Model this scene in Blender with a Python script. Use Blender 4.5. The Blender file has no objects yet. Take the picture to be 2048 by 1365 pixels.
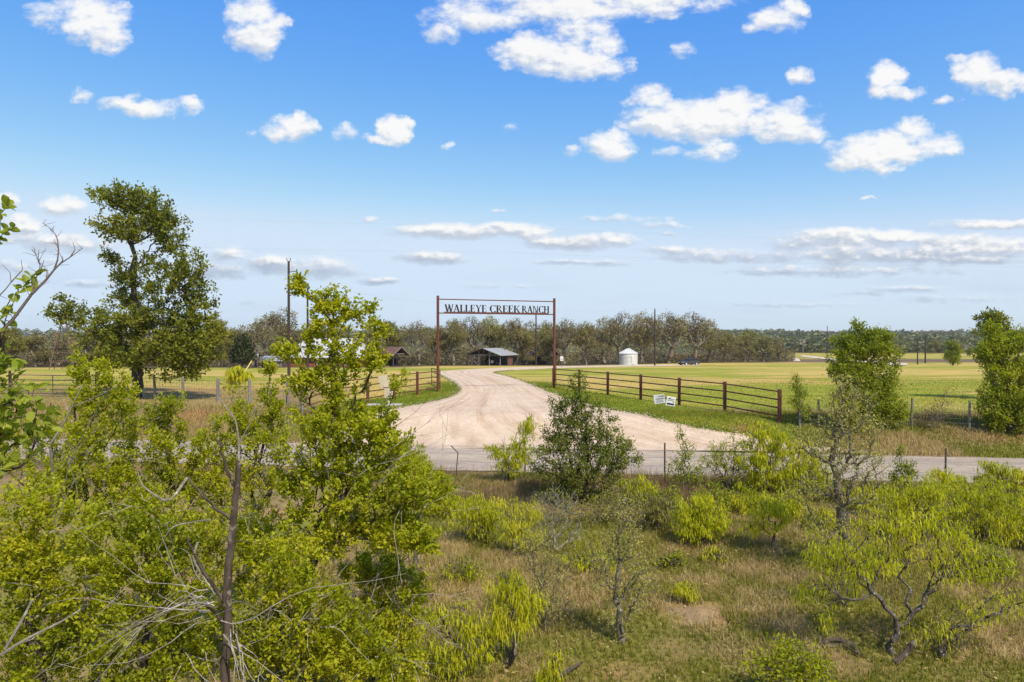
import bpy, math, random
import numpy as np
from mathutils import Vector, Matrix

rng = np.random.default_rng(11)
random.seed(11)
scene = bpy.context.scene
COL = scene.collection
PI = math.pi

# ------------------------------------------------------------------ camera
F = 1365.333          # focal length in photo pixels (2048 wide)
CH = 4.4              # camera height above the road
PITCH = math.atan((682.5 - 669.0) / F)
cam_data = bpy.data.cameras.new('camera')
cam_data.sensor_width = 36.0
cam_data.lens = 24.0
cam_data.clip_start = 0.1
cam_data.clip_end = 6000.0
cam = bpy.data.objects.new('camera', cam_data)
COL.objects.link(cam)
cam.location = (0, 0, CH)
cam.rotation_euler = (PI / 2 - PITCH, 0, 0)
scene.camera = cam

# ------------------------------------------------------------------ sun, sky, exposure
SUN_EL = math.radians(52)
SUN_AZ = math.radians(148)            # clockwise from +Y (the view direction): from the right, a little behind
sun_dir = Vector((math.sin(SUN_AZ) * math.cos(SUN_EL), math.cos(SUN_AZ) * math.cos(SUN_EL), math.sin(SUN_EL)))
sun_data = bpy.data.lights.new('sun', 'SUN')
sun_data.energy = 3.1
sun_data.angle = math.radians(0.5)
sun_data.color = (1.0, 0.93, 0.80)
sun = bpy.data.objects.new('sun', sun_data)
COL.objects.link(sun)
sun.rotation_euler = sun_dir.to_track_quat('Z', 'Y').to_euler()

scene.view_settings.view_transform = 'Standard'
scene.view_settings.look = 'None'
scene.view_settings.exposure = 0.85
scene.view_settings.gamma = 1.0
scene.view_settings.use_curve_mapping = False
scene.render.engine = 'CYCLES'
scene.cycles.use_denoising = True
scene.cycles.max_bounces = 12
scene.cycles.diffuse_bounces = 9
scene.cycles.transmission_bounces = 9
scene.cycles.transparent_max_bounces = 8
scene.cycles.sample_clamp_indirect = 6.0
scene.cycles.caustics_reflective = False
scene.cycles.caustics_refractive = False

CLOUDS = [  # centre x, y and half sizes in photo pixels, weight, flat (stratus) or not
 (185,40,72,46,1,0),(222,78,44,34,1,0),(115,28,48,26,.6,0),(150,70,34,22,.6,0),
 (505,30,42,38,.9,0),(524,78,42,38,1,0),(490,62,28,26,.7,0),(548,48,28,26,.8,0),
 (960,38,100,30,.9,0),(880,64,38,26,.7,0),(1130,24,130,30,1,0),(1300,8,120,26,1,0),(1165,66,66,28,.8,0),(1410,10,52,16,.7,0),(1180,2,260,18,.9,0),
 (1066,108,62,32,1.2,0),(1138,126,88,34,1.2,0),(1222,132,42,22,.9,0),(1205,88,38,26,.8,0),
 (1552,42,44,26,1,0),(1592,18,26,20,.8,0),(1512,60,24,11,.7,0),
 (1355,110,26,16,.6,0),(1597,155,30,19,.9,0),
 (1768,160,40,34,1.1,0),(1802,186,42,17,1,0),(1762,182,34,20,1,0),
 (1958,150,44,38,1.1,0),(1990,172,40,26,1.1,0),(2036,168,30,22,.9,0),(1896,200,18,11,.8,0),(1925,124,24,12,.7,0),
 (1300,202,46,28,.9,0),(1335,240,76,34,1.1,0),(1425,242,80,42,1.2,0),(1482,215,44,34,1.1,0),(1560,248,64,32,1.1,0),(1604,266,44,22,1,0),(1590,215,34,13,.8,0),
 (1424,306,44,20,.9,0),(1342,304,26,12,.5,0),
 (1225,290,48,26,1.1,0),(1240,274,24,18,1,0),(1146,300,16,9,.6,0),
 (1760,300,86,36,1.2,0),(1702,300,38,24,.9,0),(1822,262,34,28,.9,0),(1862,290,46,20,.9,0),(1722,330,60,16,1,0),(1772,344,28,12,.9,0),
 (588,258,44,24,1.1,0),(600,240,24,18,1,0),(556,268,28,14,.9,0),(508,268,14,8,.5,0),
 (786,262,28,24,1.2,0),(802,264,22,22,1.2,0),(758,280,30,9,.9,0),(692,270,22,13,.6,0),
 (240,202,40,15,.9,0),(300,216,50,15,1,0),(376,216,30,15,1,0),(172,195,20,11,.7,0),(265,190,24,9,.7,0),
 (893,290,10,9,.5,0),(1025,260,20,10,.3,0),
 (130,412,46,20,.9,1),(48,456,34,22,1,1),(10,402,22,14,.8,1),(140,488,100,18,.9,1),(40,482,56,12,.7,1),(20,540,60,15,.6,1),(190,570,60,9,.7,1),(60,525,60,9,.5,1),
 (460,514,38,15,.9,1),(560,532,130,18,.75,1),(640,546,90,15,.7,1),(450,545,80,16,.6,1),(750,563,42,8,.8,1),(545,525,50,12,.8,1),
 (940,463,150,15,1,1),(870,462,80,14,1,1),(1040,463,74,15,1,1),(1150,486,104,14,1,1),(1195,478,62,11,1,1),(865,518,64,14,1,1),
 (1240,440,84,9,.55,1),(1300,453,74,8,.55,1),
 (1390,504,120,10,.7,1),(1500,516,200,12,.7,1),(1140,525,66,6,.7,1),(1200,528,70,7,.5,1),
 (1720,474,140,16,1.1,1),(1690,490,130,18,.9,1),(1790,512,260,16,.9,1),(1950,492,130,20,1.1,1),(1985,446,130,9,.9,1),(1900,454,80,7,.7,1),
 (1600,545,160,7,.6,1),(1950,522,120,7,.7,1),(1700,540,220,14,.6,1),
 (1700,588,90,6,.55,1),(1800,580,90,7,.5,1),(1000,575,90,6,.35,1),(1560,610,200,6,.3,1),(1890,600,140,8,.4,1),
 (1750,400,18,4,.8,1),(740,440,14,5,.7,1),(500,608,24,7,.6,1),(990,418,16,5,.5,1),(1335,470,12,4,.6,1),
]

def build_world():
    w = bpy.data.worlds.new('World')
    scene.world = w
    w.use_nodes = True
    nt = w.node_tree
    nt.nodes.clear()
    N = nt.nodes.new
    L = nt.links.new
    def math_(op, a, b=None, c=None, clamp=False):
        n = N('ShaderNodeMath'); n.operation = op; n.use_clamp = clamp
        for i, v in enumerate((a, b, c)):
            if v is None: continue
            if isinstance(v, (int, float)): n.inputs[i].default_value = v
            else: L(v, n.inputs[i])
        return n.outputs[0]
    def vmath(op, a, b):
        n = N('ShaderNodeVectorMath'); n.operation = op
        for i, v in enumerate((a, b)):
            if v is None: continue
            if isinstance(v, tuple): n.inputs[i].default_value = v
            else: L(v, n.inputs[i])
        return n
    def mrange(v, a, b, c=0., d=1., typ='SMOOTHSTEP'):
        n = N('ShaderNodeMapRange'); n.interpolation_type = typ; n.clamp = True
        L(v, n.inputs['Value'])
        for k, x in zip(('From Min', 'From Max', 'To Min', 'To Max'), (a, b, c, d)): n.inputs[k].default_value = x
        return n.outputs[0]
    def noise(vec, scale, detail=6, rough=.55):
        n = N('ShaderNodeTexNoise'); n.noise_dimensions = '3D'
        L(vec, n.inputs['Vector'])
        n.inputs['Scale'].default_value = scale; n.inputs['Detail'].default_value = detail; n.inputs['Roughness'].default_value = rough
        return n
    def mixc(fac, a, b):
        n = N('ShaderNodeMix'); n.data_type = 'RGBA'
        if isinstance(fac, (int, float)): n.inputs[0].default_value = fac
        else: L(fac, n.inputs[0])
        for i, v in ((6, a), (7, b)):
            if isinstance(v, tuple): n.inputs[i].default_value = v
            else: L(v, n.inputs[i])
        return n.outputs[2]
    tc = N('ShaderNodeTexCoord')
    gen = tc.outputs['Generated']
    sep = N('ShaderNodeSeparateXYZ'); L(gen, sep.inputs[0])
    X, Y, Z = sep.outputs
    yy = math_('MAXIMUM', Y, .02)
    u = math_('DIVIDE', X, yy); v = math_('DIVIDE', Z, yy)
    uv = N('ShaderNodeCombineXYZ'); L(u, uv.inputs[0]); L(v, uv.inputs[1])
    uv = uv.outputs[0]
    # ragged edges: the coordinates are pushed about by turbulence before the cloud bodies are looked up
    n1 = noise(uv, 16, 5, .6)
    warp = vmath('SUBTRACT', n1.outputs['Color'], (.5, .5, .5))
    warp = vmath('MULTIPLY', warp.outputs[0], (.085, .045, 0))
    wsc = mrange(v, .09, .30, .28, 1.0)
    wn = N('ShaderNodeVectorMath'); wn.operation = 'SCALE'; L(warp.outputs[0], wn.inputs[0]); L(wsc, wn.inputs['Scale'])
    p = vmath('ADD', uv, wn.outputs[0]).outputs[0]
    acc = None; wsum = None; tsum = None
    k = 1. / F
    for (cx, cy, rx, ry, wt, flat) in CLOUDS:
        u0 = (cx - 1024) * k
        v0 = (669 - cy) * k
        g = 1.42
        a = vmath('SUBTRACT', p, (u0, v0, 0)).outputs[0]
        b = vmath('MULTIPLY', a, (1 / (rx * g * k), 1 / (ry * g * k), 0))
        d = N('ShaderNodeVectorMath'); d.operation = 'DOT_PRODUCT'; L(b.outputs[0], d.inputs[0]); L(b.outputs[0], d.inputs[1])
        f = math_('SUBTRACT', 1.0, d.outputs['Value'], clamp=True)          # 1 in the middle, 0 at the rim
        fw = math_('MULTIPLY', f, wt)
        acc = fw if acc is None else math_('MAXIMUM', acc, fw)
        s = N('ShaderNodeVectorMath'); s.operation = 'DOT_PRODUCT'; L(b.outputs[0], s.inputs[0]); s.inputs[1].default_value = (.25, 1, 0)
        t = math_('MULTIPLY', fw, s.outputs['Value'])
        wsum = fw if wsum is None else math_('ADD', wsum, fw)
        tsum = t if tsum is None else math_('ADD', tsum, t)
    front = mrange(Y, .05, .2)
    # generic broken cloud for the rest of the sky, on a flat layer overhead
    zz = math_('MAXIMUM', Z, .06)
    pl = N('ShaderNodeCombineXYZ'); L(math_('DIVIDE', X, zz), pl.inputs[0]); L(math_('DIVIDE', Y, zz), pl.inputs[1])
    ng = noise(pl.outputs[0], .9, 6, .58)
    gen_c = math_('MULTIPLY', mrange(ng.outputs['Fac'], .50, .68), mrange(Z, .02, .12))
    au = math_('ABSOLUTE', u)
    outside = math_('MAXIMUM', mrange(au, .80, 1.0), mrange(v, .52, .66))
    outside = math_('MAXIMUM', outside, math_('SUBTRACT', 1., front))
    gen_c = math_('MULTIPLY', gen_c, outside)
    # texture of the visible clouds
    squash = vmath('MULTIPLY', uv, (1, 1.7, 1)).outputs[0]
    n2 = noise(squash, 24, 10, .64)
    n3 = noise(vmath('ADD', squash, (.005, .011, 0)).outputs[0], 24, 6, .58)
    dens = math_('ADD', math_('MULTIPLY', acc, 1.0), math_('MULTIPLY', math_('SUBTRACT', n2.outputs['Fac'], .52), 1.9))
    dens = math_('MULTIPLY', dens, mrange(acc, .0, .22))
    body = math_('MULTIPLY', mrange(dens, .06, .95), front)
    body = math_('MULTIPLY', body, mrange(v, .0, .02))
    # thin hazy bands of cloud low over the horizon
    n4 = noise(vmath('MULTIPLY', uv, (3.2, 21, 1)).outputs[0], 1., 6, .6)
    band = math_('MULTIPLY', mrange(n4.outputs['Fac'], .46, .72), math_('MULTIPLY', mrange(v, .0, .04), mrange(v, .22, .10)))
    body = math_('MAXIMUM', body, math_('MULTIPLY', math_('MULTIPLY', band, .2), front))
    alpha = math_('MAXIMUM', math_('MULTIPLY', body, .95), math_('MULTIPLY', gen_c, .9))
    # light and shade of the clouds: lit from above and the right, greyer underneath
    tt = math_('DIVIDE', tsum, math_('MAXIMUM', wsum, .05))
    rel = math_('MULTIPLY', math_('SUBTRACT', n2.outputs['Fac'], n3.outputs['Fac']), 2.2)
    lit = math_('ADD', math_('ADD', math_('MULTIPLY', tt, .95), rel), math_('MULTIPLY', math_('SUBTRACT', dens, .5), .25))
    low = mrange(v, .06, .24)                                                # flat banks near the horizon are greyer below
    lo_lim = math_('SUBTRACT', .36, math_('MULTIPLY', low, .60))
    litf = mrange(math_('SUBTRACT', lit, lo_lim), -.42, .40)
    K_ = 1 / (SKY_STR * 2 ** scene.view_settings.exposure)
    shade_col = mixc(low, (.42 * K_, .50 * K_, .63 * K_, 1), (.68 * K_, .73 * K_, .80 * K_, 1))
    cloud_col = mixc(litf, shade_col, (1.0 * K_, .985 * K_, .965 * K_, 1))
    sky = N('ShaderNodeTexSky'); sky.sky_type = 'NISHITA'
    sky.sun_disc = False
    sky.sun_elevation = SUN_EL
    sky.sun_rotation = SUN_AZ
    sky.altitude = 100; sky.air_density = 1.0; sky.dust_density = .6; sky.ozone_density = 2.2
    hs = N('ShaderNodeHueSaturation'); hs.inputs['Saturation'].default_value = SKY_SAT; hs.inputs['Value'].default_value = SKY_VAL
    hs.inputs['Hue'].default_value = .5
    L(sky.outputs[0], hs.inputs['Color'])
    # the picture's own colour response for the clear sky: bluer overhead, pale at the horizon
    sc_ = N('ShaderNodeSeparateColor'); L(hs.outputs[0], sc_.inputs[0])
    cc_ = N('ShaderNodeCombineColor')
    K = SKY_STR * 2 ** scene.view_settings.exposure
    for i, (tgt, src, ex, top) in enumerate(((.117, .107, 1.6, .66), (.366, .213, .95, .80), (.90, .402, .30, .96))):
        n_ = N('ShaderNodeMath'); n_.operation = 'SMOOTH_MIN'; n_.inputs[1].default_value = top; n_.inputs[2].default_value = .25
        L(math_('MULTIPLY', math_('POWER', math_('MULTIPLY', sc_.outputs[i], .1093 / src), ex), tgt), n_.inputs[0])
        L(math_('DIVIDE', n_.outputs[0], K), cc_.inputs[i])
    colr = mixc(alpha, cc_.outputs[0], cloud_col)
    bg = N('ShaderNodeBackground'); bg.inputs['Strength'].default_value = SKY_STR
    L(colr, bg.inputs['Color'])
    out = N('ShaderNodeOutputWorld'); L(bg.outputs[0], out.inputs['Surface'])
    w.cycles.sampling_method = 'MANUAL'
    w.cycles.sample_map_resolution = 512
SKY_SAT, SKY_VAL, SKY_STR = 1.12, 1.0, 0.12
build_world()

# ------------------------------------------------------------------ places: pixel -> world
def ray(px, py):
    uu = (px - 1024.0) / F; vv = (682.5 - py) / F
    dy = math.cos(PITCH) + math.sin(PITCH) * vv
    dz = -math.sin(PITCH) + math.cos(PITCH) * vv
    return uu / dy, dz / dy
def P(px, py, d):
    a, b = ray(px, py)
    return np.array((a * d, d, CH + b * d))
def smooth(t):
    t = np.clip(t, 0, 1); return t * t * (3 - 2 * t)
DY = np.array([-200, 47, 150, 300, 450, 700, 1300, 2500.]); DZ = np.array([0, 0, -3.15, -5.85, -6.7, -4, 3.2, 8])
def T(x, y):
    x = np.asarray(x, float); y = np.asarray(y, float)
    r = y + .125 * x
    z = .85 * smooth((r - 26.6) / 4.2) + sum(np.interp(y + k, DY, DZ) for k in (-9, -6, -3, 0, 3, 6, 9)) / 7
    fg = smooth((21.0 - r) / 3) * smooth((60 - np.abs(x)) / 30)
    z = z + fg * (.05 * np.sin(1.1 * x + .7 * y) * np.sin(.6 * x - .9 * y + 1) + .035 * np.sin(2.7 * x + 1.2) * np.sin(2.3 * y + .4) - .10)
    far = smooth((y - 500) / 400)
    z = z + far * (2.2 * np.sin(x * .006 + 1) + 1.5 * np.sin(x * .013 + .004 * y))
    return z
def at(px, py):
    a, b = ray(px, py)
    lo = 4.0; d = lo
    while d < 2500:
        if CH + b * d < T(a * d, d): break
        lo = d; d *= 1.02
    hi = d
    for _ in range(30):
        m = (lo + hi) / 2
        if CH + b * m < T(a * m, m): hi = m
        else: lo = m
    return np.array((a * hi, hi, float(T(a * hi, hi))))

# ------------------------------------------------------------------ mesh helpers
def mesh_from(name, V, faces, smooth_=False, tint=None, attrs=None):
    """V (n,3); faces: list of int arrays (m,k)."""
    me = bpy.data.meshes.new(name)
    V = np.asarray(V, np.float32)
    faces = [np.asarray(f, np.int32) for f in faces if len(f)]
    me.vertices.add(len(V)); me.vertices.foreach_set('co', V.ravel())
    nl = sum(f.size for f in faces); npoly = sum(len(f) for f in faces)
    me.loops.add(nl); me.polygons.add(npoly)
    me.loops.foreach_set('vertex_index', np.concatenate([f.ravel() for f in faces]))
    tot = np.concatenate([np.full(len(f), f.shape[1], np.int32) for f in faces])
    start = np.concatenate(([0], np.cumsum(tot)[:-1])).astype(np.int32)
    me.polygons.foreach_set('loop_start', start)
    try: me.polygons.foreach_set('loop_total', tot)
    except Exception: pass
    if smooth_: me.polygons.foreach_set('use_smooth', np.ones(npoly, bool))
    al = dict(attrs or {})
    if tint is not None: al['tint'] = tint
    for k, a in al.items():
        a = np.asarray(a, np.float32)
        if a.ndim == 1:
            me.attributes.new(k, 'FLOAT', 'POINT').data.foreach_set('value', a)
        else:
            if a.shape[1] == 3: a = np.c_[a, np.ones(len(a), np.float32)]
            me.attributes.new(k, 'FLOAT_COLOR', 'POINT').data.foreach_set('color', a.astype(np.float32).ravel())
    me.update(calc_edges=True)
    return me
def obj(name, me, m=None, parent=None, loc=None, rot=None):
    o = bpy.data.objects.new(name, me)
    COL.objects.link(o)
    if m is not None and me is not None:
        me.materials.clear(); me.materials.append(m)
    if parent is not None: o.parent = parent
    if loc is not None: o.location = tuple(float(c) for c in loc)
    if rot is not None: o.rotation_euler = rot
    return o
def tag(o, label=None, cat=None, group=None, kind=None):
    if label: o['label'] = label
    if cat: o['category'] = cat
    if group: o['group'] = group
    if kind: o['kind'] = kind
    return o
def thing(name, label, cat, loc, rotz=0, group=None):
    o = bpy.data.objects.new(name, None); COL.objects.link(o)
    o.empty_display_size = .3
    o.location = tuple(float(c) for c in loc); o.rotation_euler = (0, 0, rotz)
    return tag(o, label, cat, group)
class MB:
    """collects simple solids into one mesh"""
    def __init__(s): s.V = []; s.F = []; s.n = 0
    def add(s, V, Fs):
        s.V.append(np.asarray(V, float)); s.F += [tuple(i + s.n for i in f) for f in Fs]; s.n += len(V); return s
    def box(s, c, size, rz=0, M=None):
        hx, hy, hz = size[0] / 2, size[1] / 2, size[2] / 2
        V = np.array([(x, y, z) for z in (-hz, hz) for y in (-hy, hy) for x in (-hx, hx)])
        if rz:
            ca, sa = math.cos(rz), math.sin(rz); V = np.c_[V[:, 0] * ca - V[:, 1] * sa, V[:, 0] * sa + V[:, 1] * ca, V[:, 2]]
        if M is not None: V = V @ np.asarray(M).T
        return s.add(V + np.array(c), [(0, 2, 3, 1), (4, 5, 7, 6), (0, 1, 5, 4), (2, 6, 7, 3), (0, 4, 6, 2), (1, 3, 7, 5)])
    def bar(s, a, b, w, h=None, up=(0, 0, 1)):
        a = np.array(a, float); b = np.array(b, float); h = h or w
        t = b - a; ln = np.linalg.norm(t); t /= ln
        up = np.array(up, float)
        if abs(t @ up) > .95: up = np.array((0, 1., 0))
        sx = np.cross(t, up); sx /= np.linalg.norm(sx); sz = np.cross(sx, t)
        V = [p + sx * i * w / 2 + sz * j * h / 2 for p in (a, b) for (i, j) in ((-1, -1), (1, -1), (1, 1), (-1, 1))]
        return s.add(V, [(0, 3, 2, 1), (4, 5, 6, 7), (0, 1, 5, 4), (1, 2, 6, 5), (2, 3, 7, 6), (3, 0, 4, 7)])
    def tube(s, pts, r, k=8, cap=True):
        pts = [np.array(p, float) for p in pts]
        rs = r if hasattr(r, '__len__') else [r] * len(pts)
        V = []
        for i, p in enumerate(pts):
            t = pts[min(i + 1, len(pts) - 1)] - pts[max(i - 1, 0)]; t /= np.linalg.norm(t)
            ref = np.array((0, 1., 0)) if abs(t[1]) < .9 else np.array((1., 0, 0))
            a = np.cross(t, ref); a /= np.linalg.norm(a); b = np.cross(t, a)
            for j in range(k):
                an = 2 * PI * j / k; V.append(p + rs[i] * (math.cos(an) * a + math.sin(an) * b))
        Fs = []
        for i in range(len(pts) - 1):
            for j in range(k):
                j2 = (j + 1) % k; Fs.append((i * k + j, i * k + j2, (i + 1) * k + j2, (i + 1) * k + j))
        if cap:
            Fs.append(tuple(range(k))[::-1]); Fs.append(tuple((len(pts) - 1) * k + j for j in range(k)))
        return s.add(V, Fs)
    def prism(s, poly, y0, y1):
        """polygon in x,z extruded along y"""
        n = len(poly)
        V = [(x, y0, z) for x, z in poly] + [(x, y1, z) for x, z in poly]
        Fs = [tuple(range(n)), tuple(range(n, 2 * n))[::-1]] + [(i, i + n, (i + 1) % n + n, (i + 1) % n) for i in range(n)]
        return s.add(V, Fs)
    def mesh(s, name, sm=False):
        me = bpy.data.meshes.new(name)
        me.from_pydata(np.concatenate(s.V).tolist(), [], s.F)
        if sm: me.polygons.foreach_set('use_smooth', np.ones(len(me.polygons), bool))
        me.update(); return me
    def build(s, name, m, parent=None, loc=None, rot=None, sm=False):
        return obj(name, s.mesh(name, sm), m, parent, loc, rot)

# ------------------------------------------------------------------ materials
class NT:
    def __init__(s, name):
        s.m = bpy.data.materials.new(name); s.m.use_nodes = True
        s.t = s.m.node_tree; s.t.nodes.clear()
        s.out = s.n('ShaderNodeOutputMaterial')
    def n(s, t, **kw):
        nd = s.t.nodes.new(t)
        for k, v in kw.items(): setattr(nd, k, v)
        return nd
    def l(s, a, b): s.t.links.new(a, b)
    def set(s, sock, v):
        if hasattr(v, 'links') or hasattr(v, 'is_linked'): s.l(v, sock)
        else: sock.default_value = v
    def pos(s):
        return s.n('ShaderNodeNewGeometry').outputs['Position']
    def objc(s): return s.n('ShaderNodeTexCoord').outputs['Object']
    def noise(s, vec, scale, detail=4, rough=.55, stretch=None):
        if stretch:
            mp = s.n('ShaderNodeMapping'); s.l(vec, mp.inputs[0]); mp.inputs['Scale'].default_value = stretch; vec = mp.outputs[0]
        nd = s.n('ShaderNodeTexNoise'); s.l(vec, nd.inputs['Vector'])
        nd.inputs['Scale'].default_value = scale; nd.inputs['Detail'].default_value = detail; nd.inputs['Roughness'].default_value = rough
        return nd.outputs['Fac']
    def attr(s, name, out='Fac'):
        nd = s.n('ShaderNodeAttribute'); nd.attribute_name = name; return nd.outputs[out]
    def ramp(s, fac, stops, interp='LINEAR'):
        nd = s.n('ShaderNodeValToRGB'); cr = nd.color_ramp; cr.interpolation = interp
        while len(cr.elements) < len(stops): cr.elements.new(.5)
        for e, (p_, c) in zip(cr.elements, stops):
            e.position = p_; e.color = (*c, 1) if len(c) == 3 else c
        s.l(fac, nd.inputs[0]); return nd.outputs[0]
    def mix(s, fac, a, b, blend='MIX'):
        nd = s.n('ShaderNodeMix'); nd.data_type = 'RGBA'; nd.blend_type = blend
        s.set(nd.inputs[0], fac)
        for i, v in ((6, a), (7, b)):
            if isinstance(v, tuple): v = (*v, 1) if len(v) == 3 else v
            s.set(nd.inputs[i], v)
        return nd.outputs[2]
    def math(s, op, a, b=None, clamp=False):
        nd = s.n('ShaderNodeMath'); nd.operation = op; nd.use_clamp = clamp
        s.set(nd.inputs[0], a)
        if b is not None: s.set(nd.inputs[1], b)
        return nd.outputs[0]
    def bump(s, h, strength, dist):
        nd = s.n('ShaderNodeBump'); nd.inputs['Strength'].default_value = strength; nd.inputs['Distance'].default_value = dist
        s.l(h, nd.inputs['Height']); return nd.outputs[0]
    def pbsdf(s, colr, rough=.8, metal=0., normal=None, spec=.3):
        b = s.n('ShaderNodeBsdfPrincipled')
        if isinstance(colr, tuple): colr = (*colr, 1) if len(colr) == 3 else colr
        s.set(b.inputs['Base Color'], colr); s.set(b.inputs['Roughness'], rough); b.inputs['Metallic'].default_value = metal
        b.inputs['Specular IOR Level'].default_value = spec
        if normal is not None: s.l(normal, b.inputs['Normal'])
        return b
    def done(s, sh): s.l(sh, s.out.inputs['Surface']); return s.m

def m_simple(name, c1, c2, scale=8, rough=.75, metal=0., bump=.0, bd=.01, stretch=None, spec=.3):
    t = NT(name); o = t.objc()
    f = t.noise(o, scale, 6, .6, stretch)
    cc = t.ramp(f, [(.3, c1), (.7, c2)])
    nb = t.bump(f, bump, bd) if bump else None
    return t.done(t.pbsdf(cc, rough, metal, nb, spec).outputs[0])
def m_leaf(name, stops, trans=.4, rough=.55, spec=.25):
    """foliage: colour by each leaf's own tint; light comes through the blade"""
    t = NT(name)
    cc = t.ramp(t.attr('tint'), stops)
    b = t.pbsdf(cc, rough, 0, None, spec)
    tr = t.n('ShaderNodeBsdfTranslucent')
    t.l(t.mix(1., cc, (1.15, 1.2, .7), 'MULTIPLY'), tr.inputs['Color'])
    mx = t.n('ShaderNodeMixShader'); mx.inputs[0].default_value = trans
    t.l(b.outputs[0], mx.inputs[1]); t.l(tr.outputs[0], mx.inputs[2])
    return t.done(mx.outputs[0])
def m_bark(name, c1, c2, c3=None, scale=14):
    t = NT(name); o = t.pos()
    f = t.noise(o, scale, 6, .65, (1, 1, .35))
    g = t.noise(o, scale * .6, 4, .6)
    cc = t.ramp(f, [(.3, c1), (.62, c2)])
    if c3: cc = t.mix(t.ramp(g, [(.56, (0, 0, 0)), (.64, (1, 1, 1))]), cc, c3)
    return t.done(t.pbsdf(cc, .9, 0, t.bump(f, .8, .02), .15).outputs[0])

M_elm = m_leaf('leaf_elm', [(0, (.175, .205, .010)), (.4, (.335, .36, .012)), (.75, (.45, .45, .015)), (1, (.55, .49, .035))], .56)
M_near = m_leaf('leaf_sapling', [(0, (.17, .22, .03)), (.5, (.30, .35, .035)), (1, (.42, .44, .05))], .52)
M_saplingoak = m_leaf('leaf_oak_sapling', [(0, (.085, .112, .014)), (.5, (.175, .205, .020)), (1, (.30, .315, .035))], .45)
M_oak = m_leaf('leaf_oak', [(0, (.085, .102, .014)), (.5, (.18, .20, .020)), (1, (.31, .305, .035))], .46)
M_olive = m_leaf('leaf_olive', [(0, (.13, .125, .03)), (.5, (.27, .245, .05)), (1, (.42, .38, .09))], .4)
M_mesq = m_leaf('leaf_mesquite', [(0, (.33, .35, .010)), (.5, (.52, .51, .013)), (1, (.64, .58, .035))], .55)
M_dark = m_leaf('leaf_juniper', [(0, (.035, .045, .018)), (.6, (.06, .07, .025)), (1, (.10, .11, .035))], .2)
M_rtree = m_leaf('leaf_field_tree', [(0, (.14, .18, .016)), (.5, (.27, .305, .020)), (1, (.39, .40, .028))], .52)
M_woodleaf = m_leaf('leaf_post_oak', [(0, (.14, .105, .055)), (.35, (.235, .19, .075)), (.7, (.29, .265, .08)), (1, (.34, .33, .095))], .32)
M_hill = m_leaf('leaf_hill_wood', [(0, (.085, .09, .055)), (.4, (.15, .16, .075)), (.75, (.20, .21, .085)), (1, (.23, .195, .14))], .3)
M_bark = m_bark('bark_dark', (.030, .024, .018), (.085, .070, .055), (.20, .195, .17), 40)
M_bark_l = m_bark('bark_lichen', (.075, .062, .042), (.195, .168, .118), (.36, .33, .23), 45)
M_bark_m = m_bark('bark_mesquite', (.045, .036, .028), (.125, .103, .08), (.30, .275, .235), 45)
M_bark_oak = m_bark('bark_oak', (.035, .028, .02), (.10, .085, .062))
M_bark_far = m_bark('bark_post_oak', (.070, .056, .044), (.24, .20, .155), None, 3)
M_dead = m_bark('dead_wood', (.14, .115, .09), (.30, .265, .22), (.42, .39, .34), 18)
M_deadt = m_bark('dead_trunk', (.028, .021, .016), (.095, .072, .055), (.20, .165, .13), 14)
# ================================================================== the setting
RN, RF = 21.7, 26.25           # near and far edge of the road, as r = y + x / 8
def catmull(pts, n):
    pts = np.array(pts, float); out = []
    q = np.vstack((2 * pts[0] - pts[1], pts, 2 * pts[-1] - pts[-2]))
    for i in range(1, len(q) - 2):
        for t in np.linspace(0, 1, n, endpoint=False):
            a, b, c, d = q[i - 1:i + 3]
            out.append(.5 * (2 * b + (c - a) * t + (2 * a - 5 * b + 4 * c - d) * t * t + (3 * b - a - 3 * c + d) * t ** 3))
    out.append(pts[-1]); return np.array(out)
DRIVE = [((560, 895.5), (1790, 909)), ((625, 882), (1640, 893)), ((690, 857), (1470, 868)), ((735, 832), (1343, 845)), ((792, 818), (1240, 823)),
         ((850, 807), (1160, 804)), ((890, 798), (1105, 787)), ((912, 788), (1075, 774)), ((917, 778), (1045, 763)), ((904, 764), (1012, 752)),
         ((885, 754), (990, 746.5)), ((872, 747), (1000, 743.2)), ((880, 743.2), (1029, 741)), ((925, 740), (1070, 739)), ((1000, 736.6), (1104, 737.4)),
         ((1080, 734.2), (1180, 735.2)), ((1240, 731.4), (1290, 733)), ((1335, 729.6), (1410, 731.4))]
DL = catmull([at(*a)[:2] for a, b in DRIVE], 7)
DR = catmull([at(*b)[:2] for a, b in DRIVE], 7)

def vnoise(x, y, s, seed=0):
    """cheap smooth noise 0..1 from a few rotated sines"""
    r = np.random.default_rng(seed); v = 0
    for i in range(6):
        a = r.uniform(0, 2 * PI); f = s * r.uniform(.6, 1.9)
        v = v + np.sin((x * math.cos(a) + y * math.sin(a)) * f + r.uniform(0, 6.28) + 1.3 * np.sin((x * math.sin(a) - y * math.cos(a)) * f * .7 + r.uniform(0, 6.28)))
    return np.clip(.5 + v / 6.5, 0, 1)

GATE_L = at(876, 784); GATE_R = at(1108.5, 777); END_R = at(1559, 845)
GATE_L = np.array((*GATE_L[:2], float(T(*GATE_L[:2])))); 
wing_l_dir = at(831, 791)[:2] - GATE_L[:2]; wing_l_dir /= np.linalg.norm(wing_l_dir)
END_L = GATE_L[:2] + wing_l_dir * 13.0

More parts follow.
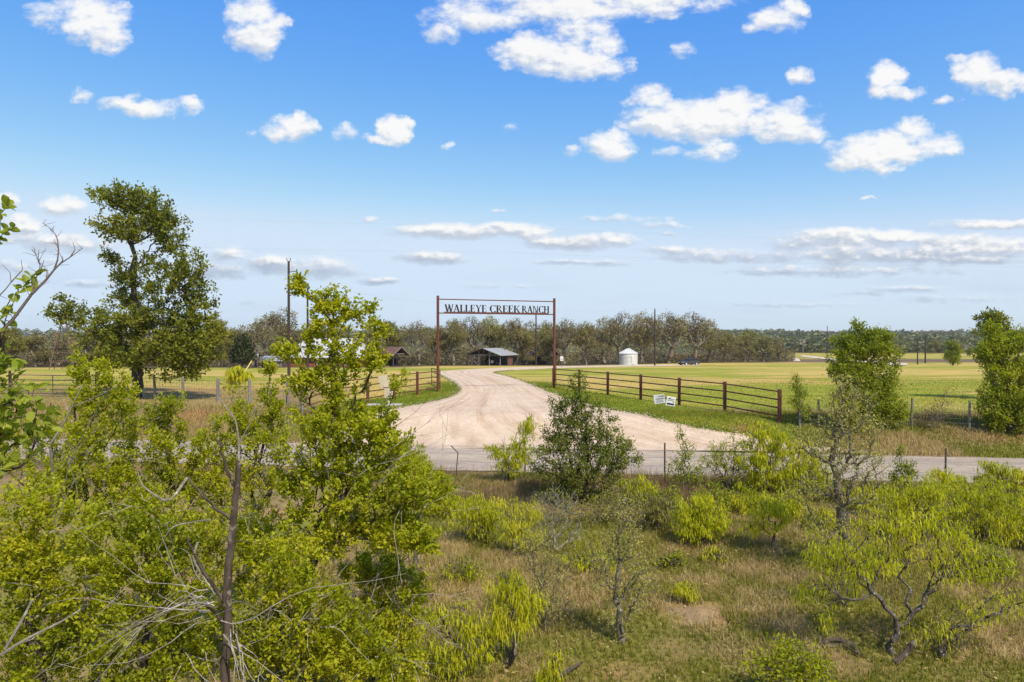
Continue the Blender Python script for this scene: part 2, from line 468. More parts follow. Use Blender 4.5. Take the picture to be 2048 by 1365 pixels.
def drive_dist(x, y):
    """distance to the drive's edges (only the stretch near the gate)"""
    sh = np.shape(x); x = np.ravel(x); y = np.ravel(y)
    e = np.vstack((DL[:80:2], DR[:80:2])); d = np.full(len(x), 1e9)
    for q in e: d = np.minimum(d, (x - q[0]) ** 2 + (y - q[1]) ** 2)
    return np.sqrt(d).reshape(sh)
def drive_mask(x, y):
    """inside the gravel"""
    poly = np.vstack((DL, DR[::-1])); sh = np.shape(x); x = np.ravel(x); y = np.ravel(y); ins = np.zeros(len(x), bool)
    for (x1, y1), (x2, y2) in zip(poly, np.roll(poly, -1, 0)):
        c = (y1 > y) != (y2 > y)
        with np.errstate(divide='ignore', invalid='ignore'): xi = (x2 - x1) * (y - y1) / (y2 - y1) + x1
        ins ^= c & (x < xi)
    return ins.reshape(sh)
def lawn_zone(x, y):
    d = drive_dist(x, y)
    l = smooth((3.2 - d) / 2.4)
    # the strip between the right wing fence and the drive
    t = ((x - GATE_R[0]) * (END_R[0] - GATE_R[0]) + (y - GATE_R[1]) * (END_R[1] - GATE_R[1])) / ((END_R[0] - GATE_R[0]) ** 2 + (END_R[1] - GATE_R[1]) ** 2)
    nx = (END_R[1] - GATE_R[1]), -(END_R[0] - GATE_R[0]); ln = math.hypot(*nx)
    sd = ((x - GATE_R[0]) * nx[0] + (y - GATE_R[1]) * nx[1]) / ln          # + on one side
    l = np.maximum(l, smooth(sd / .8 + .8) * (t > -.1) * (t < 1.02) * smooth((4.5 - d) / 2) * .9)
    return l * smooth((58 - y) / 10) * smooth((y + .125 * x - 26.8) / 1.5) * smooth((15 - x) / 5) * smooth((x + 13) / 4)
def ground_colour(x, y):
    r = y + .125 * x
    def c3(c): return np.array(c)[None, :]
    n1 = vnoise(x, y, .9, 1); n2 = vnoise(x, y, 2.6, 2); n3 = vnoise(x, y * 2.2, .06, 3); n4 = vnoise(x, y * 3, .22, 5)
    m = lambda a, b, f: a * (1 - f[:, None]) + b * f[:, None]
    scrub = m(c3((.245, .175, .082)), c3((.190, .178, .038)), smooth((n1 * .6 + n2 * .4 - .38) / .3))
    bare = np.zeros(len(x))
    for (px, py, s) in ((1400, 1228, .55), (1350, 1300, .5), (1700, 1330, .4), (1325, 1285, .3), (1260, 1345, .35)):
        q = at(px, py); bare = np.maximum(bare, np.exp(-((x - q[0]) ** 2 + (y - q[1]) ** 2) / s ** 2))
    scrub = m(scrub, c3((.30, .185, .095)), np.clip(bare * (.45 + n2), 0, 1) * .8)
    weeds = smooth((r - 18.4) / 1.5) * .75
    scrub = m(scrub, c3((.165, .100, .060)), weeds)
    field = m(c3((.245, .258, .034)), c3((.44, .33, .105)), smooth((n3 * .45 + n4 * .35 + .2 * vnoise(x, y * 4, .6, 7) - .36) / .26))
    verge = m(c3((.25, .175, .09)), c3((.18, .185, .04)), smooth((n1 - .5) / .3))
    c = m(scrub, verge, smooth((r - 23.5) / .5))
    c = m(c, field, smooth((r - 31.5 - 1.5 * n1) / 3.0))
    lawn = m(c3((.155, .20, .018)), c3((.23, .235, .028)), smooth((n2 * .5 + n1 * .5 - .45) / .25))
    c = m(c, lawn, lawn_zone(x, y))
    # weedy reddish strip along the left wire fence, bare red earth behind the road there
    strip = smooth((x + 8) / -4) * smooth((46 - r) / 5) * smooth((r - 27) / 2)
    c = m(c, c3((.20, .130, .078)), strip * .75)
    q = at(395, 832); c = m(c, c3((.30, .135, .06)), np.exp(-(((x - q[0]) / 1.4) ** 2 + ((y - q[1]) / 1.1) ** 2)))
    q = at(1500, 858); c = m(c, c3((.30, .15, .07)), np.exp(-(((x - q[0]) / .8) ** 2 + ((y - q[1]) / .5) ** 2)))
    # brown weeds beyond the hay field, pale pasture further off, floor of the woods
    band = smooth((y - 165) / 12) * smooth((225 - y) / 12) * smooth((x - 45) / 15) * smooth((160 - x) / 20)
    c = m(c, c3((.155, .105, .075)), band)
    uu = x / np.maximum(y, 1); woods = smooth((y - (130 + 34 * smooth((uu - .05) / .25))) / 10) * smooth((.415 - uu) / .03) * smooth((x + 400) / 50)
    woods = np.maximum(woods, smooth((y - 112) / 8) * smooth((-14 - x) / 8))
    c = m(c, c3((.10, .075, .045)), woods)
    far = smooth((y - 330) / 60)
    c = m(c, c3((.075, .075, .035)), far)
    return c

def build_ground():
    ys = np.concatenate((np.arange(-30, 4, 4.), np.arange(4, 34, .3), np.arange(34, 64, .6), np.arange(64, 170, 3.), np.arange(170, 400, 10.), np.arange(400, 1900, 50.)))
    xf = np.arange(-22, 22, .45); xo = 22 + .45 * (1.12 ** np.arange(1, 53) - 1) / .12
    xs = np.concatenate((-xo[::-1], xf, xo))
    X, Y = np.meshgrid(xs, ys); x = X.ravel(); y = Y.ravel()
    nx, ny = len(xs), len(ys)
    z = T(x, y)
    i = np.arange(nx * ny).reshape(ny, nx)
    f = np.stack((i[:-1, :-1], i[:-1, 1:], i[1:, 1:], i[1:, :-1]), -1).reshape(-1, 4)
    me = mesh_from('ground', np.c_[x, y, z], [f], True, None, {'albedo': ground_colour(x, y)})
    t = NT('ground_soil_and_grass'); p = t.pos()
    base = t.attr('albedo', 'Color')
    a = t.noise(p, 6, 8, .7); b = t.noise(p, .35, 5, .6, (1, 2.2, 1)); c = t.noise(p, 45, 4, .7)
    cc = t.mix(1.0, base, t.ramp(a, [(.25, (.62, .62, .6)), (.75, (1.35, 1.33, 1.25))]), 'MULTIPLY')
    cc = t.mix(1.0, cc, t.ramp(b, [(.3, (.80, .86, .85)), (.7, (1.2, 1.13, 1.1))]), 'MULTIPLY')
    e = t.noise(p, .12, 6, .62, (1, 4.5, 1))
    cc = t.mix(1.0, cc, t.ramp(e, [(.36, (.78, .90, .76)), (.5, (1, 1, 1)), (.64, (1.22, 1.03, 1.14))]), 'MULTIPLY')
    cc = t.mix(1.0, cc, t.ramp(c, [(.3, (.7, .7, .7)), (.7, (1.25, 1.25, 1.25))]), 'MULTIPLY')
    m = t.done(t.pbsdf(cc, .95, 0, t.bump(a, .6, .06), .05).outputs[0])
    tag(obj('ground', me, m), kind='structure')
build_ground()

def build_road():
    xs = np.arange(-75, 75, .5); cr = np.linspace(0, 1, 13); V = []; A = []; DU = []
    for x in xs:
        e0 = .10 * (vnoise(np.array([x]), np.array([0.]), 1.6, 8)[0] - .5) + .05 * math.sin(7 * x); e1 = .10 * (vnoise(np.array([x]), np.array([3.]), 1.9, 9)[0] - .5)
        for c in cr:
            r = RN + e0 + (RF + e1 - RN - e0) * c
            V.append((x, r - .125 * x, .025 + .035 * (1 - (2 * c - 1) ** 2))); A.append(c); DU.append(max(0, min(1, (1 - abs(x - .5) / 12) * 2)) * (.25 + .75 * c ** 1.5))
    n = len(cr); i = np.arange(len(xs) * n).reshape(-1, n)
    f = np.stack((i[:-1, :-1], i[1:, :-1], i[1:, 1:], i[:-1, 1:]), -1).reshape(-1, 4)
    me = mesh_from('road', V, [f], True, None, {'cross': A, 'dust': DU})
    t = NT('worn_chip_seal'); p = t.pos()
    a = t.noise(p, 1.2, 6, .6, (.35, 1.6, 1)); c = t.noise(p, 60, 3, .7)
    k = t.attr('cross')
    tr = t.ramp(k, [(0, (.9, .86, .8)), (.12, (1, 1, 1)), (.25, (.86, .86, .88)), (.4, (1.03, 1.02, 1.0)), (.6, (1.03, 1.02, 1.0)), (.74, (.86, .86, .88)), (.9, (1, .98, .95))])
    cc = t.ramp(a, [(.3, (.33, .266, .205)), (.7, (.42, .342, .265))])
    cc = t.mix(1., cc, tr, 'MULTIPLY')
    cc = t.mix(1., cc, t.ramp(c, [(.3, (.8, .8, .8)), (.7, (1.18, 1.18, 1.18))]), 'MULTIPLY')
    dn = t.noise(p, 1.4, 7, .7, (.5, 1.2, 1)); df = t.math('MULTIPLY', t.attr('dust'), t.ramp(dn, [(.38, (0, 0, 0)), (.66, (1, 1, 1))]))
    cc = t.mix(t.math('MULTIPLY', df, .8), cc, (.50, .39, .275))
    ck = t.noise(p, 3.2, 8, .75, (.4, 1, 1)); cc = t.mix(1., cc, t.ramp(ck, [(.44, (1, 1, 1)), (.485, (.80, .79, .78)), (.50, (.74, .73, .72)), (.515, (.82, .81, .80)), (.56, (1, 1, 1))]), 'MULTIPLY')
    tag(obj('road', me, t.done(t.pbsdf(cc, .9, 0, t.bump(c, .4, .01), .2).outputs[0])), kind='structure')
build_road()

def build_drive():
    n = 21; V = []; A = []; S = []
    for i, (a, b) in enumerate(zip(DL, DR)):
        w = np.linalg.norm(b - a); tt = (b - a) / max(w, .01)
        for j, c in enumerate(np.linspace(0, 1, n)):
            q = a + (b - a) * c
            if j in (0, n - 1):
                q = q + tt * (.16 if j else -.16) * (math.sin(i * 2.3 + j) + .7 * math.sin(i * 5.1))
            z = float(T(*q)) + (.05 if 0 < j < n - 1 else .015) + .02 * math.sin(c * 19)
            V.append((q[0], q[1], z)); A.append(c); S.append(i / len(DL))
    k = np.arange(len(DL) * n).reshape(-1, n)
    f = np.stack((k[:-1, :-1], k[:-1, 1:], k[1:, 1:], k[1:, :-1]), -1).reshape(-1, 4)
    me = mesh_from('driveway', V, [f], True, None, {'cross': A, 'along': S})
    t = NT('caliche_gravel'); p = t.pos()
    st = t.n('ShaderNodeCombineXYZ'); t.l(t.attr('cross'), st.inputs[0]); t.l(t.attr('along'), st.inputs[1])
    a = t.noise(st.outputs[0], 11, 5, .62, (1.8, .45, 1)); b = t.noise(p, .9, 6, .65); c = t.noise(p, 38, 4, .75); g = t.noise(p, 9, 5, .7)
    cc = t.ramp(a, [(.34, (.47, .345, .235)), (.5, (.575, .455, .338)), (.66, (.62, .51, .395))])
    cc = t.mix(1., cc, t.ramp(b, [(.3, (.86, .83, .80)), (.7, (1.09, 1.07, 1.06))]), 'MULTIPLY')
    cc = t.mix(1., cc, t.ramp(c, [(.3, (.62, .60, .57)), (.66, (1.22, 1.22, 1.22))]), 'MULTIPLY')
    cc = t.mix(1., cc, t.ramp(g, [(.25, (.84, .82, .80)), (.7, (1.07, 1.07, 1.07))]), 'MULTIPLY')
    tag(obj('driveway', me, t.done(t.pbsdf(cc, .95, 0, t.bump(c, .7, .03), .1).outputs[0])), kind='structure')
build_drive()

# far ranch lanes on the right, pale lines in the distance
M_lane = m_simple('pale_lane', (.46, .36, .27), (.56, .46, .36), 2, .95)
def lane(pairs):
    a = catmull([at(*p)[:2] for p, q in pairs], 5); b = catmull([at(*q)[:2] for p, q in pairs], 5)
    V = []; 
    for p, q in zip(a, b):
        for c in (0, .5, 1):
            s = p + (q - p) * c; V.append((s[0], s[1], float(T(*s)) + .12))
    k = np.arange(len(a) * 3).reshape(-1, 3)
    f = np.stack((k[:-1, :-1], k[:-1, 1:], k[1:, 1:], k[1:, :-1]), -1).reshape(-1, 4)
    tag(obj('lane', mesh_from('lane', V, [f], True), M_lane), kind='structure')
lane([((1586, 724), (1601, 724)), ((1588, 720), (1599, 720)), ((1583, 717.6), (1594, 717.2)), ((1575, 716.4), (1584, 715.8))])
lane([((1598, 713.2), (1606, 711.8)), ((1612, 715.4), (1618, 712.6)), ((1640, 718.4), (1646, 715.6)), ((1680, 722.4), (1686, 719.4)), ((1760, 730), (1766, 725.5)), ((1812, 732.2), (1816, 727.6))])

# ================================================================== growing trees
def prim(trunks, A, bf):
    """greedy tree through the points A from the given trunk polylines: short links, short paths to the root"""
    pos = []; par = []; pl = []
    for k, tr in enumerate(trunks):
        last = -1
        if k > 0:
            d = [np.linalg.norm(p - tr[0]) for p in pos]; last = int(np.argmin(d))
            tr = tr[1:] if d[last] < .02 else tr
        for p in tr:
            pos.append(np.array(p)); par.append(last)
            pl.append(0 if last < 0 else pl[last] + np.linalg.norm(pos[-1] - pos[last])); last = len(pos) - 1
    n0 = len(pos); N = len(A)
    best = np.full(N, 1e9); src = np.zeros(N, int)
    for i in range(n0):
        c = np.linalg.norm(A - pos[i], axis=1) + bf * pl[i]
        u = c < best; best[u] = c[u]; src[u] = i
    alive = best.copy()
    pp = np.zeros((n0 + N, 3)); pp[:n0] = pos; par = par + [0] * N; pl = np.concatenate((pl, np.zeros(N)))
    for k in range(N):
        j = int(np.argmin(alive)); i = n0 + k
        pp[i] = A[j]; par[i] = int(src[j]); pl[i] = pl[src[j]] + np.linalg.norm(A[j] - pp[src[j]])
        alive[j] = 1e18
        c = np.linalg.norm(A - A[j], axis=1) + bf * pl[i]
        u = (c < best) & (alive < 1e17)
        best[u] = c[u]; alive[u] = c[u]; src[u] = i
    return pp, np.array(par), n0
def refine(pos, par, gnarl, rg):
    n = len(pos); q = np.zeros((2 * n - 1, 3)); pr = np.zeros(2 * n - 1, int); q[0] = pos[0]; pr[0] = -1
    i = np.arange(1, n); d = pos[i] - pos[par[i]]; ln = np.linalg.norm(d, axis=1)[:, None]
    off = rg.normal(0, 1, (n - 1, 3)); dn = d / np.maximum(ln, 1e-6); off -= dn * (off * dn).sum(1)[:, None]
    q[2 * i - 1] = (pos[i] + pos[par[i]]) / 2 + off * ln * gnarl; q[2 * i] = pos[i]
    pr[2 * i - 1] = 2 * par[i]; pr[2 * i] = 2 * i - 1
    return q, pr
def radii(par, R, r0, rg):
    n = len(par); cnt = np.zeros(n)
    has = np.zeros(n, bool); has[par[1:]] = True
    cnt[~has] = 1
    main = np.full(n, -1); mb = np.zeros(n)
    for i in range(n - 1, 0, -1):
        cnt[par[i]] += cnt[i]
    for i in range(1, n):
        if cnt[i] > mb[par[i]]: mb[par[i]] = cnt[i]; main[par[i]] = i
    p = math.log(R / r0) / math.log(max(cnt[0], 2))
    return r0 * cnt ** p, main
def limb_mesh(pos, par, rad, main, k, sel):
    i = sel; p = par[i]; a = pos[p]; b = pos[i]
    tan = np.zeros_like(pos); j = np.arange(1, len(pos)); tan[j] = pos[j] - pos[par[j]]
    tan[0] = tan[1] if len(pos) > 1 else (0, 0, 1)
    tan /= np.maximum(np.linalg.norm(tan, axis=1), 1e-9)[:, None]
    is_main = (main[p] == i)
    t1 = tan[i]; t0 = np.where(is_main[:, None], tan[p], t1)
    r1 = rad[i]; r0 = np.where(is_main, rad[p], rad[i] * 1.15)
    ref = np.array((.31, .87, .12)); ref /= np.linalg.norm(ref)
    def ring(c, t, r):
        u = np.cross(t, ref); u /= np.maximum(np.linalg.norm(u, axis=1), 1e-6)[:, None]; w = np.cross(t, u)
        an = np.arange(k) * 2 * PI / k
        return c[:, None] + r[:, None, None] * (np.cos(an)[None, :, None] * u[:, None] + np.sin(an)[None, :, None] * w[:, None])
    V = np.concatenate((ring(a, t0, r0), ring(b, t1, r1)), 1)           # (m, 2k, 3)
    m = len(i); base = (np.arange(m) * 2 * k)[:, None]
    s = np.arange(k); s2 = (s + 1) % k
    f = np.stack((s, s2, s2 + k, s + k), -1)[None] + base[:, :, None]
    return V.reshape(-1, 3), f.reshape(-1, 4)
def wood_mesh(name, pos, par, rad, main, thick, kt=7, kf=3):
    i = np.arange(1, len(pos)); tk = rad[i] > thick
    V = []; Fs = []; n = 0
    for sel, k in ((i[tk], kt), (i[~tk], kf)):
        if len(sel):
            v, f = limb_mesh(pos, par, rad, main, k, sel); V.append(v); Fs.append(f + n); n += len(v)
    return mesh_from(name, np.concatenate(V), Fs, True)
def unit(v): return v / np.maximum(np.linalg.norm(v, axis=-1, keepdims=True), 1e-9)
def leaves_mesh(name, p, d, L, W, rg, tint, fold=.25, shape=4, upbias=.7):
    """p: stalk points, d: blade directions; every leaf a folded blade of its own"""
    n = len(p); d = unit(d)
    nr = rg.normal(0, 1, (n, 3)); nr[:, 2] = np.abs(nr[:, 2]) + upbias
    s = unit(np.cross(d, nr)); up = np.cross(s, d)
    L = L * np.clip(rg.lognormal(-.05, .30, n), .4, 1.7)[:, None]; W = W * rg.uniform(.75, 1.2, n)[:, None]
    if shape == 4:
        V = np.stack((p, p + d * L * .45 + s * W * .5 + up * W * fold, p + d * L, p + d * L * .45 - s * W * .5 + up * W * fold), 1)
    elif shape == 3:
        V = np.stack((p - s * W * .5, p + s * W * .5, p + d * L), 1)
    else:
        V = np.stack((p, p + d * L * .25 + s * W * .4 + up * W * fold, p + d * L * .65 + s * W * .48 + up * W * fold, p + d * L - up * L * .12,
                      p + d * L * .65 - s * W * .48 + up * W * fold, p + d * L * .25 - s * W * .4 + up * W * fold), 1)
    k = V.shape[1]
    f = np.arange(n * k).reshape(n, k)
    return mesh_from(name, V.reshape(-1, 3), [f], False, np.repeat(tint, k))
def fronds_mesh(name, p, d, L, W, rg, tint):
    """hanging feathery leaves: a narrow strip that starts outward and droops"""
    n = len(p); h = d.copy(); h[:, 2] = 0; h = unit(h + rg.normal(0, .15, h.shape) * (1, 1, 0))
    L = (L * rg.uniform(.6, 1.3, n))[:, None]; W = (W * rg.uniform(.7, 1.3, n))[:, None]
    s = np.cross(h, (0, 0, 1.)); s = unit(s + rg.normal(0, .5, s.shape))
    dr = np.array((0, 0, -1.)); k = rg.uniform(.2, 1.7, n)[:, None]
    a = p; b = p + h * L * .38 * k + dr * L * .16; c = p + h * L * .55 * k + dr * L * .6; e = p + h * L * .58 * k + dr * L * 1.0
    V = np.stack((a, b + s * W * .5, b - s * W * .5, c + s * W * .5, c - s * W * .5, e), 1)
    f = np.arange(n)[:, None] * 6
    q = f + np.array((1, 2, 4, 3)); t1 = f + np.array((0, 2, 1)); t2 = f + np.array((3, 4, 5))
    return mesh_from(name, V.reshape(-1, 3), [q, t1, t2], False, np.repeat(tint, 6))

def in_blobs(blobs, N, rg, shell=2.4):
    c = np.array([b[0] for b in blobs]); r = np.array([b[1] for b in blobs]); w = (r[:, 0] * r[:, 1] * r[:, 2]) ** .72; w *= np.array([b[2] for b in blobs]); w /= w.sum()
    k = rg.choice(len(blobs), N, p=w)
    v = unit(rg.normal(0, 1, (N, 3))) * (rg.uniform(0, 1, N) ** (1 / shell))[:, None]
    return c[k] + v * r[k]
def pixel_blobs(spec, d):
    out = []
    for s in spec:
        px, py, rx, ry = s[:4]; dd = s[4] if len(s) > 4 else 0.; wt = s[5] if len(s) > 5 else 1.
        c = P(px, py, d + dd); k = (d + dd) / F
        out.append((c, np.array((rx * k, (rx * .6 + ry * .4) * k, ry * k)), wt))
    return out

def grow(name, label, cat, base, trunks, blobs, N=300, bf=.45, R=.05, r0=.003, gnarl=.12, bark=None, leaf=None, group=None, seed=1,
         thr=.012, thick=.02, cloud=True, keep=None, shell=2.4, parts=('trunk', 'crown'), leaf_off=.03):
    """leaf: dict(kind, n, L, W, mat, spread)"""
    rg = np.random.default_rng(seed)
    A = in_blobs(blobs, N, rg, shell)
    gz = T(A[:, 0], A[:, 1]) + .12
    A = A[A[:, 2] > gz]
    pos, par, n0 = prim([[np.array(q) for q in t] for t in trunks], A, bf)
    pos, par = refine(pos, par, gnarl, rg)
    rad, main = radii(par, R, r0, rg)
    b = np.array(base, float)
    root = thing(name, label, cat, b, 0, group)
    obj(parts[0], wood_mesh(parts[0], pos - b, par, rad, main, thick), bark, root)
    if leaf:
        host = np.where(rad < thr)[0]; host = host[host > 2 * n0]
        c = leaf.get('clump', 1); n = leaf['n'] // c * c
        if c > 1:                                   # sprays: several leaves share one stretch of twig
            h = np.repeat(rg.choice(host, n // c), c); t = np.clip(np.repeat(rg.uniform(0, 1, n // c), c) + rg.normal(0, .25, n), 0, 1)[:, None]
        else: h = rg.choice(host, n); t = rg.uniform(0, 1, n)[:, None]
        a = pos[par[h]]; e = pos[h]
        sp = leaf.get('spread', .04)
        p = a + (e - a) * t + rg.normal(0, sp, (n, 3))
        d = unit(e - a) * .6 + rg.normal(0, .6, (n, 3)) + np.array((0, 0, leaf.get('up', .25)))
        clump = vnoise(p[:, 0] * 1.0 + p[:, 2], p[:, 1] + .7 * p[:, 2], leaf.get('cs', 2.0), seed)
        tint = np.clip(.5 * clump + rg.normal(.25, .17, n) + leaf.get('bright', 0), 0, 1)
        kind = leaf['kind']
        if kind == 'frond': me = fronds_mesh(parts[1], p - b, d, leaf['L'], leaf['W'], rg, tint)
        else: me = leaves_mesh(parts[1], p - b, d, leaf['L'], leaf['W'], rg, tint, shape={'quad': 4, 'tri': 3, 'hex': 6}[kind])
        o = obj(parts[1], me, leaf['mat'], root); tag(o, kind='stuff')
    return root
def pxl(pts, d):
    return [P(p[0], p[1], d + (p[2] if len(p) > 2 else 0)) for p in pts]
def ground_at(px, d):
    x = (px - 1024) / F * d
    return np.array((x, d, float(T(x, d))))
# ================================================================== ranch entrance
M_rust = m_simple('rust_red_pipe', (.085, .026, .018), (.16, .052, .034), 9, .62, 0, .15, .004, (1, 1, .3))
M_dkmetal = m_simple('dark_plate_steel', (.020, .013, .013), (.04, .024, .022), 12, .6)
M_wood = m_simple('weathered_wood', (.13, .115, .10), (.27, .24, .21), 6, .9, 0, .4, .01, (1, 1, .15))
M_polewood = m_simple('creosote_pole', (.030, .022, .018), (.060, .042, .034), 5, .85, 0, .3, .01, (1, 1, .1))
M_white = m_simple('white_sheet', (.58, .59, .58), (.68, .68, .66), 3, .55)
M_wire = m_simple('galvanised_wire', (.17, .16, .15), (.26, .25, .23), 8, .6, .4)
M_galv = m_simple('galvanised_sheet', (.50, .50, .485), (.62, .62, .595), 2.2, .5, .05, 0, .01, (1, 1, .4))
M_whiteroof = m_simple('white_metal_roof', (.34, .34, .345), (.45, .45, .445), 1.2, .5, 0, 0, .01, (3, .3, .3))
M_tinroof = m_simple('grey_tin_roof', (.30, .30, .31), (.42, .42, .42), 2.5, .5, .2)
M_rusttin = m_simple('rusty_tin_roof', (.10, .052, .040), (.17, .095, .075), 1.5, .75)
M_redboard = m_simple('red_barn_siding', (.17, .048, .034), (.26, .080, .055), 2.5, .85)
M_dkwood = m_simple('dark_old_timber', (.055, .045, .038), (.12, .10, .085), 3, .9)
M_beige = m_simple('beige_enclosure', (.43, .36, .26), (.50, .425, .315), 4, .6)
M_concrete = m_simple('pale_concrete', (.36, .33, .28), (.45, .41, .35), 3, .9)
M_stone = m_simple('tan_stone', (.30, .24, .16), (.42, .34, .24), 5, .9)
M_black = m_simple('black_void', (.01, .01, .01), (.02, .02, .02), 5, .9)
M_navy = m_simple('navy_print', (.012, .016, .05), (.02, .025, .07), 5, .6)
M_brownprint = m_simple('dark_print', (.05, .03, .035), (.07, .045, .05), 5, .6)

# serif capitals as stroke polygons on a unit-high body: list of (polygon points)
def bar_(x0, y0, x1, y1, w):
    dx, dy = x1 - x0, y1 - y0; l = math.hypot(dx, dy); nx, ny = -dy / l * w / 2, dx / l * w / 2
    return [(x0 + nx, y0 + ny), (x1 + nx, y1 + ny), (x1 - nx, y1 - ny), (x0 - nx, y0 - ny)]
def slant(x0, x1, w, y0=0., y1=1.):       # slanted stem with level ends
    return [(x0 - w / 2, y0), (x0 + w / 2, y0), (x1 + w / 2, y1), (x1 - w / 2, y1)]
def serif(x, y, w=.26, h=.05): return [(x - w / 2, y), (x + w / 2, y), (x + w / 2, y + h), (x - w / 2, y + h)]
def arc(cx, cy, rx, ry, a0, a1, wx, wn, n=12):
    out = []; inn = []
    for i in range(n + 1):
        a = a0 + (a1 - a0) * i / n; k = wn + (wx - wn) * abs(math.cos(a))
        out.append((cx + rx * math.cos(a), cy + ry * math.sin(a))); inn.append((cx + (rx - k) * math.cos(a), cy + (ry - k * .55) * math.sin(a)))
    return [[out[i], out[i + 1], inn[i + 1], inn[i]] for i in range(n)]
TK, TN = .21, .095
GLYPH = {
 'W': (1.10, [slant(.36, .12, TK), slant(.40, .60, TN), slant(.80, .56, TK), slant(.84, 1.02, TN), serif(.12, .95), serif(.56, .95, .2), serif(1.02, .95, .22)]),
 'A': (.84, [slant(.12, .42, TN), slant(.70, .42, TK), [(.22, .30), (.60, .30), (.58, .36), (.25, .36)], serif(.12, 0, .24), serif(.71, 0, .28)]),
 'L': (.66, [slant(.18, .18, TK), serif(.18, .95, .30), serif(.18, 0, .30), [(.18, 0), (.60, 0), (.64, .26), (.59, .26), (.50, .06), (.18, .06)]]),
 'E': (.70, [slant(.18, .18, TK), [(.06, .94), (.60, .94), (.60, 1), (.06, 1)], [(.55, .94), (.60, .94), (.61, .74), (.575, .74)], [(.2, .49), (.48, .49), (.48, .55), (.2, .55)],
             [(.455, .40), (.485, .40), (.485, .64), (.455, .64)], [(.06, 0), (.62, 0), (.62, .06), (.06, .06)], [(.565, .06), (.62, .06), (.65, .27), (.62, .27)]]),
 'Y': (.80, [slant(.40, .40, TK, 0, .46), [(.33, .46), (.47, .46), (.24, .98), (.06, .98)], [(.41, .46), (.475, .46), (.74, .98), (.665, .98)], serif(.15, .95, .28), serif(.69, .95, .22), serif(.40, 0, .30)]),
 'C': (.82, arc(.46, .5, .42, .52, .25 * PI, 1.75 * PI, TK, .06, 18) + [[(.70, .80), (.76, .80), (.77, 1.0), (.73, 1.0)], [(.70, .20), (.76, .20), (.80, .02), (.75, .0)]]),
 'R': (.82, [slant(.18, .18, TK), serif(.18, 0, .30), serif(.14, .95, .2)] + arc(.30, .74, .32, .26, -.5 * PI, .5 * PI, .14, .06, 10) + [[(.2, .94), (.31, .94), (.31, 1.0), (.2, 1.0)], [(.2, .48), (.31, .48), (.31, .54), (.2, .54)],
             [(.30, .50), (.44, .50), (.82, .0), (.64, .0)]]),
 'K': (.84, [slant(.18, .18, TK), serif(.18, 0, .30), serif(.18, .95, .30), [(.25, .42), (.32, .48), (.72, .97), (.62, .97)], [(.34, .52), (.44, .62), (.82, .0), (.62, .0)], serif(.68, .95, .22), serif(.72, 0, .26)]),
 'N': (.88, [slant(.16, .16, TN), [(.10, 1), (.26, 1), (.78, .0), (.72, -.02)], slant(.75, .75, TN), serif(.12, .95, .22), serif(.16, 0, .22), serif(.75, .95, .22)]),
 'H': (.90, [slant(.19, .19, TK), slant(.71, .71, TK), [(.2, .48), (.7, .48), (.7, .54), (.2, .54)], serif(.19, 0, .30), serif(.19, .95, .30), serif(.71, 0, .30), serif(.71, .95, .30)]),
}
